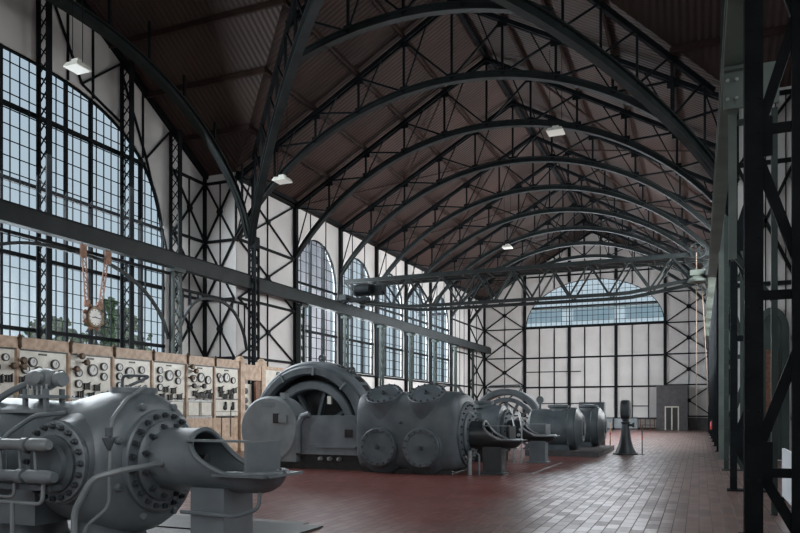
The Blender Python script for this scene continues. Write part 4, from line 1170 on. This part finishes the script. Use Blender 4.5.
# barrier posts
def barrier(x, y, label, mat, h=1.0):
    t = thing('barrier_post', (x, y, 0), label, 'barrier post', 'thin barrier posts')
    b = MB(); b.lathe((x, y, 0), (0, 0, 1), [(0, .10), (.02, .10), (.03, .025), (h, .025), (h + .03, .035), (h + .05, .02)], 12); b.build('shaft', mat, t)
    b = MB(); b.lathe((x, y, h * .55), (0, 0, 1), [(0, .027), (.12, .027)], 12); b.build('band', 'red', t)
barrier(-3.75, 31.7, 'thin reddish barrier post right of the drums', 'copper', 1.1)
barrier(-3.55, 32.1, 'thin pale barrier post beside the reddish one', 'wood', 1.1)
barrier(-1.98, 28.4, 'thin grey barrier post right of the signal column', 'iron', 1.05)

# ---- far end: booth, base strip, boxes
t = thing('entrance_booth', (-2.15, 66.0, 0), 'dark grey box booth with a cream framed door at the far wall', 'booth')
b = MB(); b.b2(-3.4, -.9, 65.4, 66.95, 0, 3.85); b.build('booth_shell', 'booth', t)
b = MB(); b.b2(-2.72, -2.62, 65.33, 65.40, 0, 2.05); b.b2(-1.68, -1.58, 65.33, 65.40, 0, 2.05); b.b2(-2.72, -1.58, 65.33, 65.40, 1.95, 2.05); b.b2(-2.2, -2.1, 65.34, 65.40, 0, 1.95); fr_ = b.build('door_frame', 'doorframe', t)
b = MB(); b.b2(-2.62, -2.2, 65.36, 65.385, .03, 1.95); b.b2(-2.1, -1.68, 65.36, 65.385, .03, 1.95); each(b, 'door_leaf', 'bore', t)
b = MB(); b.b2(-.9, XR - .02, 66.4, 66.9, 0, 1.05); o = b.build('trim_1', 'wall_dark', origin=(.1, 66.6, 0)); tag(o, kind='structure')
b = MB(); b.b2(XL + .1, -3.4, 66.7, 66.95, 0, .18); o = b.build('trim_2', 'wall_dark', origin=(-10, 66.8, 0)); tag(o, kind='structure')
bx = 0
for (a, c, lab) in ((-11.3, -9.2, 'long pale blue grey storage box at the far wall, leftmost of the three'), (-9.05, -7.1, 'long pale blue grey storage box at the far wall, behind the signal column'), (-6.95, -5.0, 'long pale blue grey storage box at the far wall, rightmost of the three')):
    t = thing('storage_box', ((a + c) / 2, 66.3, 0), lab, 'box', 'storage boxes along the far wall')
    b = MB(); b.b2(a, c, 66.0, 66.6, .12, .94); b.build('body', 'bluebox', t)
    b = MB(); b.b2(a - .03, c + .03, 65.97, 66.63, .94, 1.0); b.build('lid', 'iron_light', t)
    b = MB(); b.b2(a + .03, c - .03, 66.03, 66.57, 0, .12); b.build('plinth', 'wall_dark', t)
t = thing('rack', (-4.2, 66.3, 0), 'small dark red rack left of the far booth', 'rack')
b = MB()
for x in (-4.75, -4.35, -3.95, -3.6): b.b2(x - .03, x + .03, 66.0, 66.06, 0, 1.0)
each(b, 'upright', 'copper', t)
b = MB(); b.b2(-4.8, -3.55, 66.0, 66.5, .95, 1.02); b.b2(-4.8, -3.55, 66.0, 66.5, .4, .44); each(b, 'shelf', 'wall_dark', t)

# ---- marble switchboard
SX = -17.5
edges = [12.45, 14.2, 15.95, 17.7, 19.5, 21.3, 22.95, 24.6]
TOP = 3.72
LAY = [
 dict(g=[(1.1, .5, .12), (.55, .28, .10), (1.4, .22, .09)], k=[(.4, .75), (.8, .8), (1.2, .85), (1.5, .82)], r=[(1.55, .45)]),
 dict(g=[(.52, .30, .12), (.28, .52, .11), (.72, .55, .12), (1.08, .56, .11), (1.28, .32, .12), (1.5, .6, .11)], k=[(.16, .85), (.5, .9), (.75, .88), (.16, 1.15), (.62, 1.2)], r=[(.10, .28), (.10, .45)]),
 dict(g=[(.95, .42, .165), (1.40, .28, .11), (1.40, .60, .11), (.40, .52, .11), (.40, .86, .11)], k=[(.46, 1.2), (.88, 1.24), (1.42, 1.2)], r=[(.40, .02), (.58, .2), (.20, .42)]),
 dict(g=[(.32, .26, .11), (.32, .56, .11), (.32, .86, .11), (.78, .42, .165), (1.32, .30, .11), (1.32, .60, .11)], k=[(.45, 1.2), (.85, 1.24), (1.35, 1.2)], r=[]),
 dict(g=[(.42, .26, .11), (.42, .56, .11), (.42, .86, .11), (.90, .42, .165), (1.36, .32, .11), (1.36, .60, .11)], k=[(.5, 1.2), (.92, 1.22), (1.42, 1.2)], r=[]),
 dict(g=[(.86, .42, .16), (1.28, .50, .14), (.45, .48, .12)], k=[(.5, 1.05), (.88, 1.1), (1.3, 1.0), (1.4, 1.14)], r=[(.18, .05), (.40, .2), (.18, .45), (.28, .75), (.86, .75)]),
 dict(g=[(.42, .42, .13), (.80, .36, .16), (1.24, .45, .11), (.3, .3, .09)], k=[(.40, .85), (1.0, .95), (1.32, .88), (.45, 1.05)], r=[]),
]
names = ['with three gauges at the left edge of the view', 'with six black rimmed gauges, second from the left', 'behind the oil pump of the nearest compressor', 'third complete panel, with a column of three gauges at its left',
         'with six ringed gauges left of the twin black ovals', 'with brass instruments and two black ovals', 'next to the wooden doorway, two dark handles below']
for i in range(7):
    a, c = edges[i], edges[i + 1]
    t = thing('switchboard_panel', (SX, (a + c) / 2, 0), 'cream marble switchboard panel ' + names[i], 'switchboard', 'panels of the marble switchboard')
    b = MB(); b.b2(SX - .3, SX, a + .05, c - .05, 2.12 if i < 6 else 1.42, TOP - .32); b.build('marble_slab', 'marble', t)
    b = MB(); b.b2(SX - .35, SX + .04, a + .003, c - .003, TOP - .32, TOP); b.build('top_board', 'wood', t)
    b = MB(); b.b2(SX - .2, SX + .05, a, a + .08, 1.38, TOP - .32); b.build('side_strip', 'wood', t)
    b = MB(); b.b2(SX - .35, SX - .02, a + .02, c - .02, 0, 1.38); b.build('wooden_plinth', 'wood', t)
    b = MB(); b.lathe((SX + .04, a + .085, TOP - .02), (0, 0, 1), [(-.32, .03), (-.25, .06), (-.1, .05), (0, .075), (.1, .03)], 10); b.build('ornament', 'brass', t)
    b = MB(); b.b2(SX - .02, SX + .03, a + .05, c - .05, TOP - .37, TOP - .33); b.build('moulding', 'black', t)
    if i < 6:
        m_ = (a + c) / 2
        b = MB(); b.b2(SX - .3, SX - .01, a + .06, c - .06, 1.38, 2.08); b.build('lower_cupboard', 'bright', t)
        for p, q in ((a + .1, m_ - .03), (m_ + .03, c - .1)):
            b = MB(); b.b2(SX - .01, SX + .015, p, q, 1.44, 2.02); dd = b.build('cupboard_door', 'marble', t)
            b = MB(); b.b2(SX + .015, SX + .025, p + .02, q - .02, 1.46, 1.48); b.b2(SX + .015, SX + .025, p + .02, q - .02, 1.98, 2.0); b.b2(SX + .015, SX + .025, p + .02, p + .04, 1.46, 2.0); b.b2(SX + .015, SX + .025, q - .04, q - .02, 1.46, 2.0); b.build('door_edging', 'black', dd)
    else:
        for yy in (.72, 1.22):
            b = MB(); b.lathe((SX, a + yy, 1.78), (1, 0, 0), [(0, .1), (.05, .1), (.08, .05)], 14); b.b2(SX + .02, SX + .1, a + yy - .03, a + yy + .03, 1.72, 2.02); b.build('cupboard_handle', 'black', t)
        b = MB(); b.b2(SX, SX + .03, a + .06, c - .06, 2.10, 2.14); b.b2(SX, SX + .02, a + .06, c - .06, 1.42, 1.46); b.b2(SX, SX + .012, a + .06, c - .06, 1.62, 1.635); each(b, 'marble_edging', 'black', t)
        b = MB(); b.b2(SX, SX + .02, a + .50, a + .53, .6, 1.42); b.b2(SX, SX + .02, a + 1.1, a + 1.13, .6, 1.8); each(b, 'cable', 'black', t)
    b = MB(); b.b2(SX, SX + .015, (a + c) / 2 - .14, (a + c) / 2 + .14, TOP - .47, TOP - .42); b.build('name_strip', 'black', t)
    zt_ = TOP - .38
    for dy, dz, r in LAY[i]['g']:
        r *= 1.18
        b = MB(); b.lathe((SX, a + dy, zt_ - dz), (1, 0, 0), [(0, r), (.06, r), (.07, r * .96), (.07, r * .76), (.05, r * .74), (.05, .01)], 24); g_ = b.build('gauge', 'black', t)
        b = MB(); b.lathe((SX + .052, a + dy, zt_ - dz), (1, 0, 0), [(0, r * .76), (.006, r * .76)], 24); b.build('dial', 'dial', g_)
        b = MB(); b.bar((SX + .062, a + dy, zt_ - dz - r * .2), (SX + .062, a + dy + r * .3, zt_ - dz + r * .5), .012, .006); b.build('needle', 'black', g_)
    for dy, dz in LAY[i]['k'] + [(.25, .95), (1.1, .92)] * (i in (0, 1)) + [(1.1, .98), (.7, .95)] * (i in (2, 3, 4)) + [(.7, 1.12), (1.1, 1.12)] * (i > 4):
        b = MB(); y_, z_ = a + dy, zt_ - dz
        b.b2(SX, SX + .04, y_ - .12, y_ + .12, z_ - .05, z_ - .02); b.b2(SX, SX + .04, y_ - .12, y_ + .12, z_ + .08, z_ + .11)
        for q in (-.08, 0, .08): b.b2(SX + .02, SX + .09, y_ + q - .018, y_ + q + .018, z_ - .08, z_ + .12)
        b.tube([(SX + .08, y_, z_ + .1), (SX + .2, y_, z_ + .15)], .018, 6)
        b.build('knife_switch', 'black', t)
    for dy, dz in LAY[i]['r']:
        b = MB(); y_, z_ = a + dy, zt_ - dz
        b.tube([(SX, y_, z_), (SX + .15, y_, z_)], .03, 8); b.lathe((SX + .12, y_, z_), (1, 0, 0), [(0, .075), (.02, .095), (.1, .095), (.12, .075), (.12, .02)], 20)
        b.build('instrument_arm', 'brass' if i != 5 or dz < .6 else 'black', t)
# wooden doorway at the end of the switchboard
t = thing('wooden_doorway', (SX, 25.62, 0), 'pale oak doorway with two posts at the end of the switchboard', 'doorway')
for y_ in (24.80, 26.34):
    b = MB(); b.b2(SX - .2, SX + .08, y_ - .15, y_ + .15, 0, TOP - .1); o = b.build('door_post', 'wood', t)
    b = MB(); b.b2(SX - .24, SX + .12, y_ - .18, y_ + .18, TOP - .1, TOP + .04); b.lathe((SX - .06, y_, TOP + .04), (0, 0, 1), [(0, .16), (.08, .16), (.16, .08)], 14); b.build('capital', 'wood', o)
b = MB(); b.b2(SX - .15, SX + .05, 24.93, 26.23, 2.95, TOP - .12); b.build('lintel', 'wood', t)
b = MB(); b.b2(SX - .12, SX - .02, 25.9, 26.1, .1, 2.95); b.b2(SX - .12, SX - .02, 24.93, 25.05, .1, 2.95); each(b, 'inner_jamb', 'copper', t)
b = MB(); b.b2(SX - .3, SX - .26, 25.05, 25.9, 1.0, 2.8); o = b.build('marble_panel', 'marble', t)
for dz in (2.5, 2.1, 1.8):
    b = MB(); b.lathe((SX - .26, 25.45, dz), (1, 0, 0), [(0, .13), (.05, .13), (.06, .02)], 18); b.build('instrument', 'black', o)
b = MB(); b.b2(SX - .3, SX - .02, 24.95, 26.2, 0, 1.0); b.build('threshold_board', 'wood', t)
t = thing('switchboard_panel', (SX, 27.4, 0), 'narrow cream marble panel right of the wooden doorway', 'switchboard', 'panels of the marble switchboard')
b = MB(); b.b2(SX - .2, SX - .02, 26.6, 28.3, 1.4, TOP - .25); b.build('marble_slab', 'marble', t)
b = MB(); b.b2(SX - .22, SX + .03, 26.56, 28.34, TOP - .25, TOP - .12); b.build('top_board', 'wood', t)
b = MB(); b.b2(SX - .2, SX - .02, 26.6, 28.3, 0, 1.4); b.build('wooden_plinth', 'wood', t)
b = MB(); b.lathe((SX - .02, 27.6, TOP - .42), (1, 0, 0), [(0, .12), (.06, .12), (.07, .02)], 18); b.build('gauge', 'black', t)

# ---- hanging clock
CXk, CYk, CZk = -18.3, 17.75, 4.72
t = thing('hanging_clock', (CXk, CYk, CZk - .4), 'round white clock in an ornate brown frame hanging by two long straps', 'clock')
b = MB(); b.lathe((CXk, CYk, CZk), (1, 0, 0), [(-.12, .30), (-.12, .36), (.04, .37), (.09, .33), (.09, .27), (.05, .27), (-.1, .27)], 28); b.build('case', 'brass', t)
b = MB(); b.lathe((CXk + .055, CYk, CZk), (1, 0, 0), [(0, .275), (.01, .275)], 28); face = b.build('clock_face', 'dial', t)
b = MB()
for k in range(12):
    a = 2 * PI * k / 12; d = V((0, math.sin(a), math.cos(a))); c = V((CXk + .068, CYk, CZk)); b.bar(c + d * .21, c + d * .25, .022, .008, up=(1, 0, 0))
b.build('hour_marks', 'black', face)
for L, a in ((.15, 4.55), (.22, 1.75)):
    b = MB(); d = V((0, math.sin(a), math.cos(a))); c = V((CXk + .075, CYk, CZk)); b.bar(c - d * .04, c + d * L, .028, .008, up=(1, 0, 0)); b.build('clock_hand', 'black', face)
for k in range(8):
    a = 2 * PI * (k + .5) / 8
    b = MB(); b.lathe((CXk - .02, CYk + .39 * math.sin(a), CZk + .39 * math.cos(a)), (1, 0, 0), [(-.06, .03), (-.03, .07), (.03, .07), (.06, .03)], 10); b.build('ornament', 'copper', t)
for sg, ytop in ((-1, CYk - .42), (1, CYk + .62)):
    p = V((CXk - .02, CYk + sg * .27, CZk + .3)); q = V((CXk - .02, ytop, 7.05))
    b = MB()
    for e in (-.07, .07): b.bar(p + V((0, e, 0)), q + V((0, e, 0)), .035, .035)
    n = 16
    for k in range(n):
        a_ = p + (q - p) * (k / n); c_ = p + (q - p) * ((k + 1) / n); s_ = .06 if k % 2 else -.06
        b.bar(a_ + V((0, s_, 0)), c_ + V((0, -s_, 0)), .022, .022)
    b.box(q - V((0, 0, .25)), (.06, .24, .4)); b.box(p + V((0, 0, .12)), (.06, .22, .22))
    b.build('hanging_strap', 'copper', t)

# ---- right edge extras
t = thing('display_board', (1.45, 14.0, 0), 'low white board standing along the wall behind the right columns', 'board')
b = MB(); b.b2(1.44, 1.48, 12.6, 15.2, .05, .95); b.build('panel', 'board', t)
b = MB()
for y_ in (12.9, 14.9): b.b2(1.38, 1.6, y_ - .03, y_ + .03, 0, .06)
each(b, 'foot', 'steel', t)
def ext(x, y, z, label):
    t = thing('fire_extinguisher', (x, y, z), label, 'fire extinguisher', 'red fire extinguishers')
    b = MB(); b.lathe((x, y, z), (0, 0, 1), [(0, .07), (.02, .08), (.40, .08), (.47, .04), (.5, .03)], 18); b.build('bottle', 'red', t)
    b = MB(); b.lathe((x, y, z + .5), (0, 0, 1), [(0, .03), (.05, .03)], 10); b.b2(x - .02, x + .02, y - .12, y + .03, z + .54, z + .57); b.build('valve', 'black', t)
    b = MB(); b.tube([(x, y - .04, z + .52), (x + .03, y - .11, z + .4), (x + .04, y - .1, z + .1)], .014, 6); b.build('hose', 'black', t)
ext(1.1, 16.64, 1.45, 'red fire extinguisher hung on the wall side between the nearest right columns')
ext(.68, 46.58, .55, 'small red fire extinguisher on a far column of the right row')

# ------------------------------------------------------------------ outside: building, trees
def blg(name, x0, x1, y0, y1, h, mat, label, wins, face):
    t = thing(name, ((x0 + x1) / 2, (y0 + y1) / 2, -1.2), label, 'building')
    b = MB(); b.b2(x0, x1, y0, y1, -1.2, h); b.build('wall', mat, t)
    b = MB(); b.b2(x0 - .3, x1 + .3, y0 - .3, y1 + .3, h, h + .35); b.build('roof', 'wall_dark', t)
    for (p, q, z0, z1) in wins:
        b = MB()
        if face == 'y': b.b2(p, q, y0 - .06, y0 + .02, z0, z1)
        else: b.b2(x1 - .02, x1 + .06, p, q, z0, z1)
        b.build('window', 'blueglass', t)
blg('brick_building', -38, -28.5, 43.5, 53.0, 17.5, 'brickout', 'purple brown brick building outside the first arched side window', [(48.6, 49.4, 3, 5.2), (48.6, 49.4, 9, 11.2)], 'x')
blg('white_building', -40, 10, 104, 114, 16.4, 'whiteout', 'long white building with blue window strips beyond the far lunette window', [(-16.6 + 7.2 * k, -11 + 7.2 * k, 14.6, 16.2) for k in range(-2, 4)], 'y')

def tree(x, y, h, r, label, seed):
    t = thing('tree', (x, y, -1.2), label, 'tree', 'trees outside the left windows')
    rnd = random.Random(seed)
    b = MB(); b.tube([(x, y, -1.2), (x + .1, y, h * .4), (x - .1, y + .1, h * .8)], [.22, .17, .06], 10); b.build('trunk', 'bark', t)
    c = MB()
    # a crown of many small leaf tufts
    for k in range(420):
        u = rnd.random() * 2 * PI; w = rnd.uniform(-1, 1); rr = r * (rnd.random() ** .45)
        s = math.sqrt(1 - w * w)
        p = V((x + rr * s * math.cos(u), y + rr * s * math.sin(u), h - r * .9 + rr * w * 1.25))
        if w > .2: p = V((x + (p.x - x) * .75, y + (p.y - y) * .75, p.z))
        q = rnd.uniform(.18, .42)
        ax = V((rnd.uniform(-1, 1), rnd.uniform(-1, 1), rnd.uniform(-1, 1))).normalized(); bx_ = ax.orthogonal().normalized(); cx_ = ax.cross(bx_)
        c.add([p + bx_ * q, p - bx_ * q * .6 + cx_ * q, p - bx_ * q * .6 - cx_ * q, p + ax * q * .8, p - ax * q * .8], [(0, 1, 3), (1, 2, 3), (2, 0, 3), (1, 0, 4), (2, 1, 4), (0, 2, 4)])
    c.build('foliage', 'leaf', t, smooth=False)
tree(-36, 31.5, 6.6, 2.4, 'leafy green tree outside the great left window, left of the clock', 1)
tree(-35, 37.0, 6.0, 2.3, 'rounded green tree outside the great left window, right of the clock', 2)
tree(-40, 40.5, 9.2, 2.8, 'tall green tree outside the great left window by its right jamb', 3)
tree(-38, 27.5, 4.6, 1.9, 'low green tree outside the great left window near the left edge', 4)

# ------------------------------------------------------------------ light: sky, plus area lamps added outside the windows
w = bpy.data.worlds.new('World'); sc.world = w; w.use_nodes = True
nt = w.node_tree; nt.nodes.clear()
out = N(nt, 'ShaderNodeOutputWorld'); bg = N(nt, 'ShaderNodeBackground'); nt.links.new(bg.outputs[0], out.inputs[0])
tc = N(nt, 'ShaderNodeTexCoord'); sp = N(nt, 'ShaderNodeSeparateXYZ'); nt.links.new(tc.outputs['Generated'], sp.inputs[0])
cr = N(nt, 'ShaderNodeValToRGB')
cr.color_ramp.elements[0].position = 0.0; cr.color_ramp.elements[0].color = (.44, .53, .58, 1)
cr.color_ramp.elements[1].position = .6; cr.color_ramp.elements[1].color = (.30, .38, .46, 1)
nt.links.new(sp.outputs[2], cr.inputs[0])
nz = N(nt, 'ShaderNodeTexNoise'); nz.inputs['Scale'].default_value = 2.2; nz.inputs['Detail'].default_value = 6
nt.links.new(tc.outputs['Generated'], nz.inputs['Vector'])
mrn = N(nt, 'ShaderNodeMapRange'); mrn.inputs[1].default_value = .4; mrn.inputs[2].default_value = .7; mrn.inputs[3].default_value = 0; mrn.inputs[4].default_value = .55
nt.links.new(nz.outputs['Fac'], mrn.inputs[0])
mxw = N(nt, 'ShaderNodeMixRGB'); mxw.inputs[2].default_value = (.46, .51, .55, 1)
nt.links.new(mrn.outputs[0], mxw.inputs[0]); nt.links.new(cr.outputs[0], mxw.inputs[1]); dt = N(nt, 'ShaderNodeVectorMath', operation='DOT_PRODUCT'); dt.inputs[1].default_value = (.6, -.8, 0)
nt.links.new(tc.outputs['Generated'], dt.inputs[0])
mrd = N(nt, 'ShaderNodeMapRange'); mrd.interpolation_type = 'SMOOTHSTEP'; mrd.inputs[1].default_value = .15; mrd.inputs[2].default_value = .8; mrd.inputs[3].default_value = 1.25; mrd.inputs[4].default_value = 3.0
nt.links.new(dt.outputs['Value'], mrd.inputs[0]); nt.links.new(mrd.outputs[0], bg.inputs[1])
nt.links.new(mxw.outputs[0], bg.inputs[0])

def area(name, loc, direction, sx, sy, power, col=(1, .97, .94)):
    l = bpy.data.lights.new(name, 'AREA'); l.shape = 'RECTANGLE'; l.size = sx; l.size_y = sy; l.energy = power; l.color = col
    o = bpy.data.objects.new(name, l); COL.objects.link(o); o.location = loc
    o.rotation_euler = V(direction).to_track_quat('-Z', 'Y').to_euler()
    return o
area('fill_light_back', (XC, YB - 1.2, 7.6), (0, 1, -.8), 7, 10, 700)  # added lamp behind the viewer, outside the unseen back window
area('daylight_right_great_window', (GR + 1.6, GC, 8.0), (-1, 0, -.9), 13, 10, 700)
for i in range(1, 6):
    area('daylight_right_window', (XR + 1.4, (BAYS[i] + BAYS[i + 1]) / 2, 7.8), (-1, 0.15, -.18), 4.4, 6.8, 2500)
for y_ in (-5, 1.5):
    area('fill_light_near', (XR + 1.2, y_, 7.4), (-1, 0, -.8), 4.4, 6.8, 350)  # added fill lamps outside the unseen windows beside the viewer
area('daylight_left_great_window', (GL - 1.5, GC, 7.5), (1, 0, -.75), 14, 12, 5000, (.88, .95, 1))
for i in range(1, 6):
    area('daylight_left_window', (XL - 1.4, (BAYS[i] + BAYS[i + 1]) / 2, 7.8), (1, 0.1, -.45), 4.4, 6.8, 1900, (.92, .97, 1))
area('daylight_far_lunette', (LC, YF + 1.5, 12.2), (0, -1, -.5), 12, 4, 1700, (.92, .96, 1))

# ------------------------------------------------------------------ camera
cam = bpy.data.cameras.new('camera'); co = bpy.data.objects.new('camera', cam); COL.objects.link(co)
co.location = (0, 0, 1.65); co.rotation_euler = (PI / 2, 0, math.radians(22.7))
cam.sensor_width = 36; cam.lens = 715 / 800 * 36; cam.shift_y = 144.5 / 800; cam.clip_end = 400; cam.clip_start = .05
sc.camera = co
sc.view_settings.view_transform = 'Standard'; sc.view_settings.look = 'None'; sc.view_settings.gamma = 1
sc.view_settings.use_curve_mapping = False
sc.view_settings.exposure = 0.0
